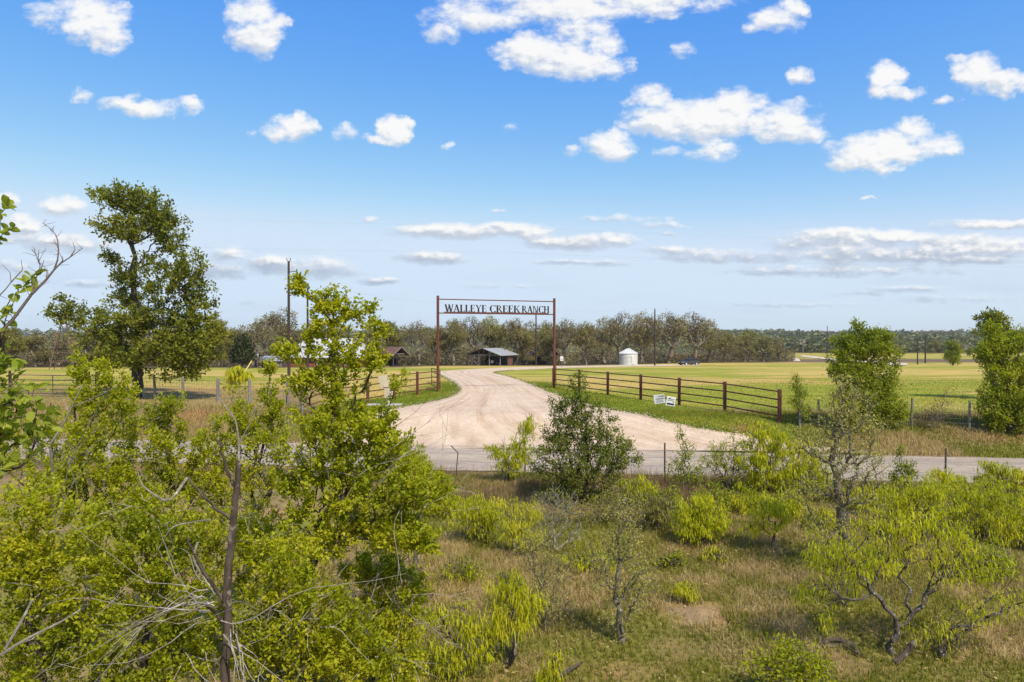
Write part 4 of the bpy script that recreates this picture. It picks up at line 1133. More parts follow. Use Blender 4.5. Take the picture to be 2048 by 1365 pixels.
def build_car():
    b = at(1377.5, 731); k = b[1] / F
    L = 4.55; W = 1.78
    r = thing('parked_car', 'dark grey sedan parked at the end of the drive by the woods', 'car', b, PI + math.radians(26))
    # body: sections along x (front = +x): (x, half width, z low, z belt, z roof, half roof width)
    paint = NT('dark_grey_paint'); bs = paint.pbsdf((.040, .038, .038), .38, .1, None, .5); bs.inputs['Coat Weight'].default_value = .2; paint = paint.done(bs.outputs[0])
    glass = NT('car_glass'); glass = glass.done(glass.pbsdf((.014, .015, .016), .3, 0, None, .3).outputs[0])
    secs = [(2.27, .62, .36, .60), (2.18, .78, .26, .70), (1.8, .86, .22, .80), (1.1, .89, .20, .92), (.6, .89, .20, .97), (-.6, .89, .20, .99), (-1.5, .88, .21, 1.01), (-2.05, .84, .26, .99), (-2.24, .76, .34, .90), (-2.28, .66, .42, .72)]
    V = []; 
    for x, w, zl, zb in secs:
        V += [(x, -w * .9, zl), (x, -w, zl + .12), (x, -w, (zl + zb) / 2 + .06), (x, -w * .93, zb), (x, w * .93, zb), (x, w, (zl + zb) / 2 + .06), (x, w, zl + .12), (x, w * .9, zl)]
    n = 8; Fs = [(i * n + j, i * n + (j + 1) % n, (i + 1) * n + (j + 1) % n, (i + 1) * n + j) for i in range(len(secs) - 1) for j in range(n)]
    Fs += [tuple(range(n)), tuple((len(secs) - 1) * n + j for j in range(n))[::-1]]
    MB().add(V, Fs).build('body', paint, r)
    cab = [(.95, .74, .93, .90), (.25, .66, 1.30, .82), (-.2, .63, 1.42, .80), (-.9, .62, 1.42, .80), (-1.45, .64, 1.28, .80), (-1.95, .72, .98, .84)]
    V = []
    for x, w, z, w2 in cab: V += [(x, -w2, .93), (x, -w, z), (x, w, z), (x, w2, .93)]
    Fs = [(i * 4 + j, i * 4 + j + 1, (i + 1) * 4 + j + 1, (i + 1) * 4 + j) for i in range(5) for j in range(3)]
    MB().add(V, Fs).build('greenhouse', glass, r)
    V = []
    for x, w, z, w2 in cab[1:5]: V += [(x, -w, z + .015), (x, -w * .5, z + .045), (x, w * .5, z + .045), (x, w, z + .015)]
    MB().add(V, [(i * 4 + j, i * 4 + j + 1, (i + 1) * 4 + j + 1, (i + 1) * 4 + j) for i in range(3) for j in range(3)]).build('roof', paint, r)
    for s in (-1, 1):
        for x0, z0, x1, z1 in ((.95, .95, .2, 1.32), (-.35, .95, -.35, 1.42), (-1.45, 1.29, -1.98, .98)):
            MB().bar((x0, s * .82, z0), (x1, s * .66, z1), .06, .06).build('pillar', paint, r)
        MB().box((.62, s * .97, 1.0), (.16, .18, .12)).build('mirror', paint, r)
        MB().box((2.12, s * .6, .64), (.2, .3, .13)).build('headlight', M_white, r)
        MB().box((-2.22, s * .6, .80), (.1, .3, .13)).build('tail_light', M_redboard, r)
        for x in (1.38, -1.36):
            t = MB().tube([(x, s * .80 - .11, .32), (x, s * .80 + .11, .32)], .325, 20).build('wheel', M_black, r)
            MB().tube([(x, s * .80 - .12, .32), (x, s * .80 + .12, .32)], .20, 16).build('rim', M_galv, t)
    MB().box((2.29, 0, .42), (.03, .52, .12)).build('grille', M_black, r)
build_car()
def build_windmill():
    b = at(128, 739); k = b[1] / F
    r = thing('windmill_tower', 'rusty lattice windmill tower behind the left limb of the big oak', 'tower', b, .4)
    H = 110 * k; w = 1.6
    for sx in (-1, 1):
        for sy in (-1, 1): MB().bar((sx * w, sy * w, -.2), (sx * .12, sy * .12, H), .11).build('leg', M_rusttin, r)
    for i in range(1, 6):
        z = H * i / 6.5; q = w + (.12 - w) * i / 6.5
        for a, c in (((-q, -q), (q, -q)), ((q, -q), (q, q)), ((q, q), (-q, q)), ((-q, q), (-q, -q))):
            MB().bar((*a, z), (*c, z), .06).build('brace', M_rusttin, r)
    MB().box((0, 0, H), (.9, .9, .06)).build('platform', M_dkwood, r)
build_windmill()
# ================================================================== big oak on the left
def leafd(kind, n, L, W, mat, spread=.04, **k): return dict(kind=kind, n=n, L=L, W=W, mat=mat, spread=spread, **k)
def oak():
    b = at(276, 797); d = b[1]
    tr = [pxl([(276, 799), (277, 770), (275, 735), (280, 690), (279, 640)], d), pxl([(279, 640), (268, 590), (264, 540), (263, 490), (268, 440), (262, 410)], d),
          pxl([(279, 650, 0), (310, 620, -.5), (345, 590, -1), (372, 555, -1)], d), pxl([(275, 720), (235, 690, -.3), (190, 668, .3), (150, 655, 0)], d),
          pxl([(280, 690), (330, 668, -.6), (385, 655, -.4)], d), pxl([(264, 540), (235, 525, .3), (215, 510, .4)], d), pxl([(263, 490), (300, 470, .5), (335, 455, .6)], d)]
    bl = pixel_blobs([(225, 392, 48, 26), (270, 400, 50, 32), (305, 425, 48, 34), (338, 455, 38, 34), (225, 452, 44, 22), (285, 455, 60, 34), (345, 490, 34, 18), (240, 478, 34, 14),
                      (365, 535, 50, 46, -1), (395, 590, 34, 56, -.6), (340, 585, 50, 40, -.8, .9), (300, 520, 44, 26, 0, .7), (222, 518, 26, 17, .4), (262, 560, 44, 40), (250, 600, 40, 28, .5),
                      (125, 612, 34, 22, 0, .8), (128, 636, 38, 20, 0, .8), (158, 622, 24, 26, .3, .7), (195, 632, 20, 18, .2, .7), (195, 662, 60, 26, 0), (245, 650, 55, 34, -.5),
                      (300, 640, 60, 36, -.6), (350, 650, 55, 36, -.8), (400, 645, 40, 32, -.6), (425, 632, 18, 12, -.4, .6), (335, 695, 74, 38, -1, 1.5), (392, 700, 52, 40, -1, 1.5), (420, 668, 30, 24, -.8, 1.2), (350, 738, 60, 26, -1, .8), (400, 742, 22, 16, -1, .6),
                      (235, 705, 55, 36, -.4), (200, 715, 32, 22, 0, .8), (270, 730, 40, 22, -.8, .8)], d)
    grow('live_oak_tree', 'big dark green oak with an open crown and low left limb at the net fence', 'tree', b, tr, bl, N=1900, bf=.35, R=.30, r0=.008, gnarl=.10,
         bark=M_bark_oak, leaf=leafd('quad', 31000, .18, .12, M_oak, .11, cs=.9, bright=.08), seed=3, thr=.04, thick=.05)
oak()

# ================================================================== elms that fill the left foreground
def elm(label, d, spec, N, n, seed, trunk=None, R=.05, bark=None, base_px=None, mat=None, L=.040, W=.027, name='cedar_elm', spread=.026, shape='quad', bright=0., bf=.5, thr=.009, group=None, up=.25, gnarl=.12):
    bl = pixel_blobs(spec, d)
    cx = base_px if base_px is not None else sum(s[0] for s in spec) / len(spec)
    b = ground_at(cx, d)
    if trunk is None:
        lo = max(spec, key=lambda s: s[1]); hi = min(spec, key=lambda s: s[1])
        c = P(hi[0], hi[1] + hi[3] * .3, d); q = [b + (c - b) * t + np.array((rng.normal(0, .05), rng.normal(0, .05), 0)) * (0 < t < 1) for t in np.linspace(0, 1, 7)]
        trunk = [q]
    else:
        trunk = [([b] if i == 0 else []) + pxl(t, d) for i, t in enumerate(trunk)]
    bright += .06 + .05 * math.sin(seed * 2.4)
    root = grow(name, label, 'tree', b, trunk, bl, N=N, bf=bf, R=R, r0=.0022, gnarl=gnarl, bark=bark or M_bark, seed=seed, thr=thr, thick=.012,
                leaf=leafd(shape, int(n * 1.8), L, W, mat or M_elm, spread, bright=bright, up=up, cs=3.0, clump=5) if n else None)
    # leafless grey twigs that stick out between the sprays
    rg = np.random.default_rng(seed + 500); tw = MB(); A = in_blobs(bl, int(14 + n / 300), rg, 3.5); c = P(cx, spec[0][1], d)
    for q in A:
        if q[2] < .3 or q[2] > CH - .9: continue
        v = unit((q - b) * (1, 1, .25) + rg.normal(0, .6, 3))[None][0]; ln = rg.uniform(.25, .75); p = [q - v * .15]
        for i in range(5): v = v + rg.normal(0, .28, 3); p.append(p[-1] + v * ln / 5)
        tw.tube(np.array(p) - b, list(np.linspace(.0045, .0014, 6)), 3)
        for k in range(2):
            j = rg.integers(1, 5); w = v + rg.normal(0, .8, 3); tw.tube(np.array([p[j], p[j] + w * ln * .12, p[j] + w * ln * .22 + rg.normal(0, .02, 3)]) - b, [.0026, .0018, .001], 3)
    tag(tw.build('bare_twigs', M_dead, root), kind='stuff')
    return root
G_ELM = 'young elms filling the left foreground'
elm('tall young elm whose leafy top stands against the sky left of the gateway', 7.2,
    [(592, 572, 22, 26, 0, 1.3), (640, 610, 26, 34, 0, 1.2), (678, 600, 38, 34), (735, 622, 32, 34), (700, 650, 70, 24, 0, .8), (630, 660, 40, 22, 0, .8), (590, 700, 40, 22), (765, 660, 28, 26), (690, 700, 80, 30, 0, .9), (735, 725, 50, 26, 0, .9),
     (640, 745, 60, 22, 0, .7), (790, 760, 30, 22), (690, 785, 60, 30, 0, .6), (600, 770, 40, 26, 0, .7), (560, 700, 18, 22), (690, 840, 110, 44), (640, 900, 100, 40), (760, 880, 70, 40), (720, 960, 140, 60), (830, 985, 60, 36), (800, 1060, 80, 50), (660, 1060, 110, 60), (850, 1090, 30, 40), (590, 960, 50, 40)],
    1050, 15500, 21, trunk=[[(620, 1365), (612, 1180), (640, 1090), (675, 1010), (668, 940), (672, 880), (666, 820), (668, 745), (664, 700), (660, 650), (690, 610)],
                           [(668, 800), (700, 760), (740, 725), (780, 690)], [(640, 1090), (700, 1065), (750, 1040), (800, 1015)], [(664, 860), (620, 810), (590, 780)], [(640, 1090), (590, 1050), (540, 1010)]], R=.062, base_px=625, shape='hex')
elm('leafy elm with a narrow spire top in front of the oak trunk', 8.6,
    [(148, 706, 14, 26), (162, 745, 22, 30), (205, 742, 18, 30), (180, 790, 46, 34), (235, 760, 24, 32), (150, 740, 30, 12, 0, .6), (185, 850, 56, 50), (250, 800, 30, 40), (190, 930, 80, 56), (120, 960, 60, 46), (240, 990, 80, 60)], 520, 7800, 22, R=.05, base_px=190)
elm('bright elm below the left net fence, between two spire tops', 9.3,
    [(300, 830, 44, 40), (340, 800, 34, 34), (280, 870, 60, 50), (350, 880, 56, 46), (310, 950, 80, 60), (390, 960, 60, 60)], 420, 6200, 23, R=.05, base_px=320)
elm('elm whose crown reaches the net fence left of the forked pole', 9.6,
    [(470, 790, 30, 26), (500, 840, 44, 34), (440, 850, 50, 40), (545, 800, 34, 34), (520, 880, 60, 44), (430, 920, 60, 50), (500, 960, 80, 60), (420, 1010, 60, 60), (540, 740, 24, 26, 0, .7), (565, 840, 40, 40)], 480, 7200, 24, R=.055, base_px=480)
elm('dense elm at the left frame edge below the big leaved sapling', 6.6,
    [(60, 1010, 90, 60), (140, 1060, 90, 60), (30, 1110, 90, 70), (130, 1150, 110, 70), (50, 1240, 110, 80), (180, 1250, 100, 70), (90, 1330, 130, 60)], 620, 11000, 25, R=.05, base_px=90)
elm('elm crown filling the bottom left, left of the dead snag', 6.4,
    [(260, 1060, 90, 56), (330, 1100, 90, 60), (250, 1150, 90, 60), (350, 1190, 100, 60), (270, 1260, 110, 70), (390, 1290, 110, 60), (300, 1340, 120, 50)], 560, 9500, 26, R=.05, base_px=310)
elm('dense elm right of the dead snag at the bottom of the photo', 6.5,
    [(560, 1110, 80, 60), (600, 1180, 100, 60), (540, 1230, 90, 60), (650, 1240, 110, 60), (580, 1310, 120, 60), (690, 1310, 110, 60)], 560, 9800, 27, R=.05, base_px=600)
elm('elm with trailing right hand boughs over the dry grass clearing', 7.6,
    [(740, 1140, 70, 44), (800, 1160, 70, 40), (770, 1220, 70, 44), (830, 1240, 40, 40, 0, .7), (740, 1280, 90, 50), (800, 1330, 60, 40), (850, 1180, 24, 30, 0, .7)], 430, 6200, 28, R=.045, base_px=745)
elm('elm standing behind the dead snag with fine pale twigs', 8.4,
    [(420, 1060, 80, 60), (500, 1040, 70, 50), (400, 1120, 70, 50), (520, 1110, 60, 50), (450, 1180, 90, 50), (330, 1020, 60, 50)], 430, 6000, 29, R=.045, base_px=450, bark=M_bark_l)
elm('leafy elm between the tall elm and the road', 11.5,
    [(820, 905, 40, 26, 0, .7), (790, 930, 50, 36), (860, 965, 50, 34), (890, 985, 40, 30), (840, 1010, 60, 34)], 260, 3400, 30, R=.04, base_px=835, L=.05, W=.032, bright=.05)
elm('small elm beside the left road verge near the frame edge', 12.5,
    [(110, 850, 50, 34), (60, 880, 50, 40), (150, 890, 40, 30), (90, 930, 70, 40), (20, 900, 40, 50)], 280, 3300, 31, R=.04, base_px=85, L=.05, W=.032)

# near sapling with large leaves at the left edge: its largest leaves are single objects
def sapling():
    d = 3.1
    b = np.array((-2.55, 3.2, float(T(-2.55, 3.2))))
    tr = [[b, P(-90, 1200, d), P(-70, 1000, d), P(-30, 860, d), P(-20, 760, d), P(0, 690, d), P(20, 600, d)],
          pxl([(-30, 940), (20, 940), (50, 925), (68, 890), (72, 830), (70, 800)], d), pxl([(-20, 780), (15, 760), (50, 735)], d),
          pxl([(0, 690), (10, 640), (35, 590), (60, 560), (74, 545)], d), pxl([(-60, 560), (-20, 490), (5, 470), (34, 455)], d), pxl([(-20, 490), (0, 430), (14, 410)], d)]
    bl = pixel_blobs([(20, 650, 22, 40), (15, 720, 28, 30), (30, 790, 44, 40), (75, 830, 42, 44), (25, 870, 50, 50), (90, 880, 30, 36), (30, 930, 50, 24), (-40, 800, 60, 120)], d)
    rg = np.random.default_rng(41)
    A = in_blobs(bl, 150, rg)
    pos, par, n0 = prim([[np.array(q) for q in t] for t in tr], A, .6)
    pos, par = refine(pos, par, .08, rg); rad, main = radii(par, .03, .0018, rg)
    root = thing('elm_sapling', 'big leaved sapling close to the camera at the left frame edge', 'tree', b)
    obj('trunk', wood_mesh('trunk', pos - b, par, rad, main, .006), M_bark, root)
    # bare grey branch reaching up against the sky
    bb = [[(-25, 690), (25, 640), (62, 590), (92, 560), (108, 540), (120, 528), (140, 515), (165, 497)], [(108, 540), (115, 520), (117, 500), (115, 480), (110, 468), (98, 455), (84, 446)],
          [(62, 592), (70, 560), (78, 545), (80, 530), (72, 510), (63, 498)], [(78, 545), (84, 533), (88, 520)], [(80, 530), (76, 516), (78, 500)], [(92, 560), (94, 545), (89, 535)], [(120, 528), (126, 520), (124, 512)], [(140, 515), (150, 500), (146, 485)], [(-10, 600), (10, 580), (22, 565), (20, 545), (5, 530)], [(22, 565), (45, 540), (42, 520)]]
    mb = MB()
    for i, l in enumerate(bb):
        w = np.linspace(.0085 if i == 0 else .0042 if i == 1 else .003, .0012, len(l)); mb.tube(pxl([(q[0], q[1], .0) for q in l], d) - b, list(w), 5)
    for l in bb[:3]:
        pts = np.array(pxl(l, d)); 
        for k in range(14):
            i = rg.integers(2, len(pts)); c = pts[i - 1] + (pts[i] - pts[i - 1]) * rg.uniform(); v = rg.normal(0, .022, 3) + (0, 0, .015)
            mb.tube([c - b, c - b + v * .6, c - b + v + rg.normal(0, .004, 3)], [.0014, .001, .0007], 3)
    mb.build('bare_branch', m_bark('bare_twig', (.10, .075, .07), (.20, .16, .15)), root)
    host = np.where(rad < .006)[0]; host = host[host > 20]; n = 300; h = rg.choice(host, n); lowm = pos[h][:, 2] < P(0, 700, d)[2]; h = h[lowm]; n = len(h)
    pp = pos[h] + rg.normal(0, .028, (n, 3)) - b; dv = rg.normal(0, .6, (n, 3)) + (0, -.1, .1)
    tag(obj('crown', leaves_mesh('crown', pp, dv, .046, .036, rg, np.clip(rg.normal(.5, .2, n), 0, 1), shape=6, fold=.15), M_near, root), kind='stuff')
    # leaves, one object each
    me = []
    for j in range(4):
        n = 8; L, W = .042, .031; V = [(0, 0, 0)]; 
        prof = [(.12, .55), (.3, .92), (.52, 1.), (.74, .78), (.92, .34)]
        for t, w in prof: V += [(t * L, -w * W / 2, .16 * w * W * (1 + .3 * j) - .10 * L * t * t), (t * L, 0, -.10 * L * t * t), (t * L, w * W / 2, .16 * w * W - .10 * L * t * t)]
        V.append((L, 0, -.10 * L)); Fs = [(0, 2, 1), (0, 3, 2)]
        for i in range(4):
            a = 1 + i * 3; Fs += [(a, a + 1, a + 4, a + 3), (a + 1, a + 2, a + 5, a + 4)]
        a = 13; Fs += [(a, a + 1, 16), (a + 1, a + 2, 16)]
        m = bpy.data.meshes.new('leaf'); m.from_pydata(V, [], Fs); m.attributes.new('tint', 'FLOAT', 'POINT').data.foreach_set('value', np.full(len(V), (.25, .45, .65, .85)[j], np.float32))
        m.materials.append(M_near); m.update(); me.append(m)
    host = np.where(rad < .005)[0]; host = host[host > 20]
    top = [i for i in range(1, len(pos)) if P(0, 640, d)[2] < pos[i][2]]
    cand = list(rg.choice(host, 215)) + list(rg.choice(np.array(top), 70))
    for k, h in enumerate(cand):
        t = rg.uniform(); c = pos[par[h]] + (pos[h] - pos[par[h]]) * t - b
        dv = unit((pos[h] - pos[par[h]]))[None][0] * .4 + rg.normal(0, .6, 3) + np.array((0, 0, .05)); dv = Vector(dv).normalized()
        q = dv.to_track_quat('X', 'Z'); q = q @ Matrix.Rotation(rg.normal(0, .6), 3, 'X').to_quaternion()
        o = obj('leaf', me[min(3, int(abs(rg.normal(1.4, 1.0))))], None, root, c + np.array(dv) * .004); o.rotation_mode = 'QUATERNION'; o.rotation_quaternion = q; s = rg.uniform(.7, 1.25); o.scale = (s, s, s)
sapling()

# dead snag with peeling bark in front of the elms
def snag():
    d = 6.2; b = ground_at(455, d)
    tr = [[b] + pxl([(452, 1365), (455, 1250), (457, 1130), (466, 1060), (472, 1000), (478, 925)], d), pxl([(466, 1040), (430, 1015), (400, 985), (374, 956)], d), pxl([(474, 985), (460, 955), (446, 915), (437, 876)], d),
          pxl([(457, 1215), (425, 1170), (400, 1130), (380, 1090), (372, 1075)], d), pxl([(455, 1250), (430, 1225), (410, 1210, -.2), (395, 1205, -.3)], d), pxl([(460, 1086), (485, 1082), (497, 1085)], d)]
    o = b; root = thing('dead_snag', 'broken dead tree trunk with dark peeling bark among the left elms', 'dead tree', o)
    mb = MB()
    for t, (r0, r1) in zip(tr, ((.048, .026), (.018, .009), (.018, .011), (.020, .008), (.02, .006), (.008, .004))):
        p = catmull(t, 4); p = p + rng.normal(0, .006, p.shape); mb.tube(p - o, list(np.linspace(r0, r1, len(p))), 8)
    mb.build('trunk', M_deadt, root, sm=True)
    tw = MB()
    lines = [([(478, 920), (477, 880), (470, 840), (452, 815), (438, 795)], .012), ([(477, 890), (490, 865), (505, 840), (512, 815)], .008), ([(374, 956), (340, 1000, -.2), (310, 990), (285, 970), (276, 945)], .012), ([(310, 990), (290, 1002), (280, 985)], .006),
             ([(420, 1040, -.2), (385, 1045), (345, 1055), (325, 1085), (310, 1110)], .008), ([(395, 1085), (388, 1120), (405, 1150), (430, 1190)], .012)]
    for l, w in lines: p = catmull(pxl(l, d), 4); tw.tube(p - o, list(np.linspace(w, w * .3, len(p))), 5)
    rg = np.random.default_rng(5); c0 = P(412, 1205, d - .3)
    for k in range(15):
        a = rg.normal(PI * 1.02, .55); L = rg.uniform(.3, .85); v = np.array((math.cos(a), rg.normal(-.25, .3), math.sin(a) * .55 + rg.normal(-.05, .12)))
        p = [c0 + rg.normal(0, .06, 3)]
        for i in range(7): v = v + rg.normal(0, .34, 3) + (0, 0, -.06); p.append(p[-1] + v * L / 7)
        tw.tube(np.array(p) - o, list(np.linspace(.0048, .0014, len(p))), 4)
        for q in range(2):
            i = rg.integers(2, 6); v2 = v + rg.normal(0, .7, 3); s = [p[i], p[i] + v2 * L * .14, p[i] + v2 * L * .26 + rg.normal(0, .03, 3)]; tw.tube(np.array(s) - o, [.0028, .002, .001], 3)
    for k in range(12):
        a = rg.normal(-.9, .5); L = rg.uniform(.5, 1.0); v = np.array((math.cos(a), rg.normal(-.2, .3), math.sin(a))); p = [P(440 + rg.uniform(0, 40), 1240 + rg.uniform(0, 50), d - .2)]
        for i in range(7): v = v + rg.normal(0, .2, 3); p.append(p[-1] + v * L / 7)
        tw.tube(np.array(p) - o, list(np.linspace(.006, .0015, len(p))), 4)
    tag(tw.build('dead_twigs', M_dead, root), kind='stuff')
    for nm, lab, pts, w, dd in (('dead_branch', 'pale fallen branch leaning at the bottom left corner', [(-30, 1330), (10, 1305), (60, 1275), (120, 1245), (160, 1220)], .014, 5.2),
                            ('dead_branch', 'bleached forked twig sticking up in front of the cattle gate', [(100, 890), (118, 862), (136, 830), (150, 800), (166, 770)], .014, 7.9)):
        p = catmull(pxl(pts, dd), 4); o2 = p[0]; m2 = MB().tube(p - o2, list(np.linspace(w, w * .35, len(p))), 5)
        if 'forked' in lab:
            m2.tube(np.array(pxl([(138, 826), (128, 805), (122, 790)], dd)) - o2, [.006, .004, .002], 4); m2.tube(np.array(pxl([(142, 815), (180, 800), (225, 778), (238, 772)], dd)) - o2, [.006, .005, .004, .002], 4); m2.tube(catmull([p[0] - o2, p[0] - o2 + (-.10, .2, -.5), p[0] - o2 + (-.32, .5, -1.3), ground_at(60, dd + .9) - o2], 4), list(np.linspace(w, w * 1.1, 13)), 5)
        else: m2.tube([p[0] - o2, ground_at(-90, dd) - o2], [w, w * 1.2], 5); m2.tube(np.array(pxl([(10, 1300), (50, 1230), (65, 1200)], dd)) - o2, [.012, .012, .009], 5)
        tag(m2.build(nm, M_dead, None, o2), lab, 'branch')
snag()

# ================================================================== trees on the right and in the field
def field_tree(name, label, px, py, spec, N, n, L, W, mat, seed, R, tr=None, bark=None, d=None, bf=.45, **k):
    b = at(px, py) if d is None else ground_at(px, d); d = b[1]
    if tr is None:
        hi = min(spec, key=lambda s: s[1]); c = P(hi[0], hi[1] + hi[3] * .4, d); tr = [[b + (c - b) * t for t in np.linspace(0, 1, 6)]]
    else: tr = [([b] if i == 0 else []) + pxl(t, d) for i, t in enumerate(tr)]
    return grow(name, label, 'tree', b, tr, pixel_blobs(spec, d), N=N, bf=bf, R=R, r0=.005, bark=bark or M_bark, seed=seed, thr=.02, thick=.03, leaf=leafd('quad', n, L, W, mat, k.pop('spread', .08), cs=1.5, **k))
field_tree('field_tree', 'round bright green tree on the fence line right of the red pipe fence', 1738, 862,
    [(1712, 655, 14, 16, 0, 1.4), (1740, 668, 20, 16, 0, 1.2), (1768, 668, 24, 16), (1690, 680, 26, 16), (1735, 695, 56, 24), (1690, 712, 36, 22), (1770, 705, 32, 22), (1700, 745, 46, 24), (1755, 745, 44, 26), (1680, 735, 26, 20), (1725, 780, 44, 24), (1780, 780, 34, 26), (1700, 800, 40, 22), (1760, 815, 48, 26), (1790, 825, 28, 22), (1725, 838, 40, 18)],
    900, 19000, .10, .065, M_rtree, 51, .12, tr=[[(1742, 840), (1744, 780), (1740, 730), (1728, 690), (1714, 660)], [(1742, 790), (1765, 740), (1772, 690)], [(1742, 800), (1705, 750), (1690, 710)]])
field_tree('field_tree', 'light green tree on the fence line at the right frame edge', 2020, 866,
    [(1985, 665, 20, 26), (2010, 690, 40, 24), (1975, 705, 28, 20), (2040, 680, 22, 30), (2010, 740, 44, 26), (2050, 740, 30, 34), (1990, 785, 36, 22), (2035, 790, 44, 26), (1985, 815, 34, 20), (2020, 835, 50, 24), (2060, 830, 40, 26), (1990, 848, 24, 12)],
    800, 17000, .10, .065, M_rtree, 52, .13, bright=.08, tr=[[(2018, 840), (2014, 780), (2008, 730), (1996, 680)], [(2016, 800), (2050, 750), (2060, 700)]])
field_tree('field_tree', 'dark topped tree rising behind the light green tree at the right edge', 1992, 800,
    [(1975, 634, 28, 16), (2000, 640, 26, 18), (1985, 660, 40, 20), (2010, 680, 40, 24), (1990, 720, 40, 24)], 380, 4200, .15, .09, M_oak, 53, .16, bright=.05)
field_tree('field_tree', 'lone small round tree far out in the right hand pasture', 1906, 731.5,
    [(1904, 690, 14, 9), (1908, 702, 19, 10), (1905, 714, 17, 9), (1908, 723, 12, 5)], 300, 3600, .30, .19, M_rtree, 54, .16, spread=.2, bright=-.12)
field_tree('field_sapling', 'slim leafy sapling at the right end of the red pipe fence', 1603, 852,
    [(1592, 760, 12, 14), (1602, 785, 15, 16), (1590, 805, 17, 14), (1606, 822, 15, 14), (1582, 775, 8, 10)], 170, 1300, .08, .05, M_rtree, 55, .04, bright=.05)

M_brush = m_leaf('dry_brush_leaf', [(0, (.10, .062, .042)), (.5, (.17, .105, .07)), (1, (.22, .16, .09))], .15)
def bare(label, px, py, spec, N, seed, R, bark, name='bare_sapling', leaf=None, tr=None, d=None, cat='tree', bf=.4, r0=.0040, thr=.012, gnarl=.14):
    b = at(px, py) if d is None else ground_at(px, d); d = b[1]
    if tr is None:
        hi = min(spec, key=lambda s: s[1]); c = P(hi[0], hi[1], d); tr = [[b + (c - b) * t + (0 < t < 1) * np.array((rng.normal(0, .02), 0, 0)) for t in np.linspace(0, 1, 8)]]
    else: tr = [([b] if i == 0 else []) + pxl(t, d) for i, t in enumerate(tr)]
    return grow(name, label, cat, b, tr, pixel_blobs(spec, d), N=N, bf=bf, R=R, r0=r0, gnarl=gnarl, bark=bark, leaf=leaf, seed=seed, thr=thr, thick=.012)
bare('brown leafless brush by the net fence between the two right hand trees', 1862, 858, [(1862, 835, 36, 20), (1850, 845, 40, 14), (1890, 800, 16, 30, 0, .5), (1870, 815, 30, 26, 0, .5)], 420, 61, .03, m_bark('brush_twig', (.10, .065, .05), (.19, .13, .10)), 'dry_bush', leafd('tri', 900, .05, .03, M_brush, .08), cat='bush', bf=.25)
# dark green tree standing before the drive in the middle of the photo
field_tree('juniper_like_oak', 'dark green oak sapling standing in front of the gravel drive, centre', 1166, 1012,
    [(1156, 762, 19, 23), (1147, 790, 36, 25), (1170, 815, 56, 29), (1129, 830, 41, 23), (1111, 805, 26, 13), (1182, 850, 63, 29), (1135, 862, 61, 27), (1212, 880, 61, 32), (1111, 885, 48, 27), (1159, 905, 109, 34), (1244, 915, 48, 29), (1194, 945, 85, 34), (1100, 940, 61, 29), (1159, 985, 85, 32), (1241, 880, 31, 23)],
    1100, 17000, .062, .040, M_saplingoak, 71, .075, bark=M_bark, spread=.05, bright=.03, tr=[[(1168, 980), (1172, 930), (1170, 880), (1164, 830), (1158, 780)], [(1168, 980), (1145, 940), (1138, 900)], [(1171, 920), (1200, 880), (1225, 862)]]).name
bare('grey brown twiggy scrub under the dark green oak sapling', 1190, 1050, [(1150, 1030, 60, 34), (1210, 1030, 60, 40), (1250, 1000, 50, 50, 0, .7), (1100, 1010, 40, 40, 0, .7)], 520, 72, .03, M_bark_l, 'scrub_thicket', leafd('quad', 2600, .045, .026, M_olive, .07), cat='bush', bf=.25)
bare('cluster of pale leafless stems in front of the dark green oak sapling', 1108, 1105, [(1080, 1010, 24, 40), (1110, 1000, 30, 40), (1140, 1015, 30, 40), (1100, 1050, 50, 30), (1150, 1060, 30, 30)], 230, 73, .022, M_dead, bf=.8, r0=.005)
bare('grey twiggy sapling with scattered buds left of the slim trunked tree', 1092, 1262, [(1075, 1110, 50, 40), (1100, 1160, 55, 44), (1070, 1190, 50, 30), (1110, 1210, 40, 36), (1060, 1080, 40, 30)], 560, 74, .03, M_bark_l, 'budding_sapling', leafd('tri', 2000, .036, .018, M_olive, .04, bright=.3), bf=.35)
bare('slim dark trunked sapling with sparse curling twigs in the clearing', 1242, 1287, [(1230, 1080, 34, 30), (1262, 1085, 40, 32), (1215, 1120, 46, 26), (1275, 1130, 40, 30), (1290, 1165, 36, 20), (1205, 1165, 30, 20), (1250, 1180, 40, 30), (1275, 1215, 26, 12), (1230, 1240, 40, 10, 0, .5), (1250, 1030, 40, 40, 0, .8)], 640, 75, .05, M_bark_l, 'slim_sapling',
     leafd('tri', 2400, .038, .018, M_olive, .04, bright=.35), tr=[[(1240, 1270), (1241, 1220), (1235, 1180), (1240, 1130), (1236, 1080), (1240, 1050)]], bf=.3)
bare('tall thin tree with lichen bark and tiny buds on the right of the clearing', 1680, 1140,
     [(1690, 775, 34, 26), (1705, 800, 56, 30), (1665, 815, 44, 30), (1690, 850, 76, 34), (1735, 850, 40, 34), (1640, 880, 60, 34), (1720, 905, 60, 34), (1690, 930, 90, 36), (1620, 900, 40, 20), (1740, 960, 44, 20), (1640, 980, 70, 34), (1720, 1010, 60, 30), (1640, 1050, 60, 30, 0, .7), (1580, 990, 40, 30, 0, .5), (1755, 925, 16, 20, 0, .6)], 1500, 76, .095, M_bark_l, 'lichen_tree',
     leafd('tri', 6500, .044, .024, M_olive, .05, bright=.42), tr=[[(1682, 1120), (1683, 1060), (1682, 1010), (1674, 950), (1671, 890), (1676, 830), (1680, 775)], [(1668, 930), (1640, 915), (1610, 900), (1575, 880)], [(1678, 980), (1710, 960), (1745, 930), (1752, 915)], [(1674, 1030), (1640, 1050), (1600, 1060)]], bf=.3, r0=.0042)

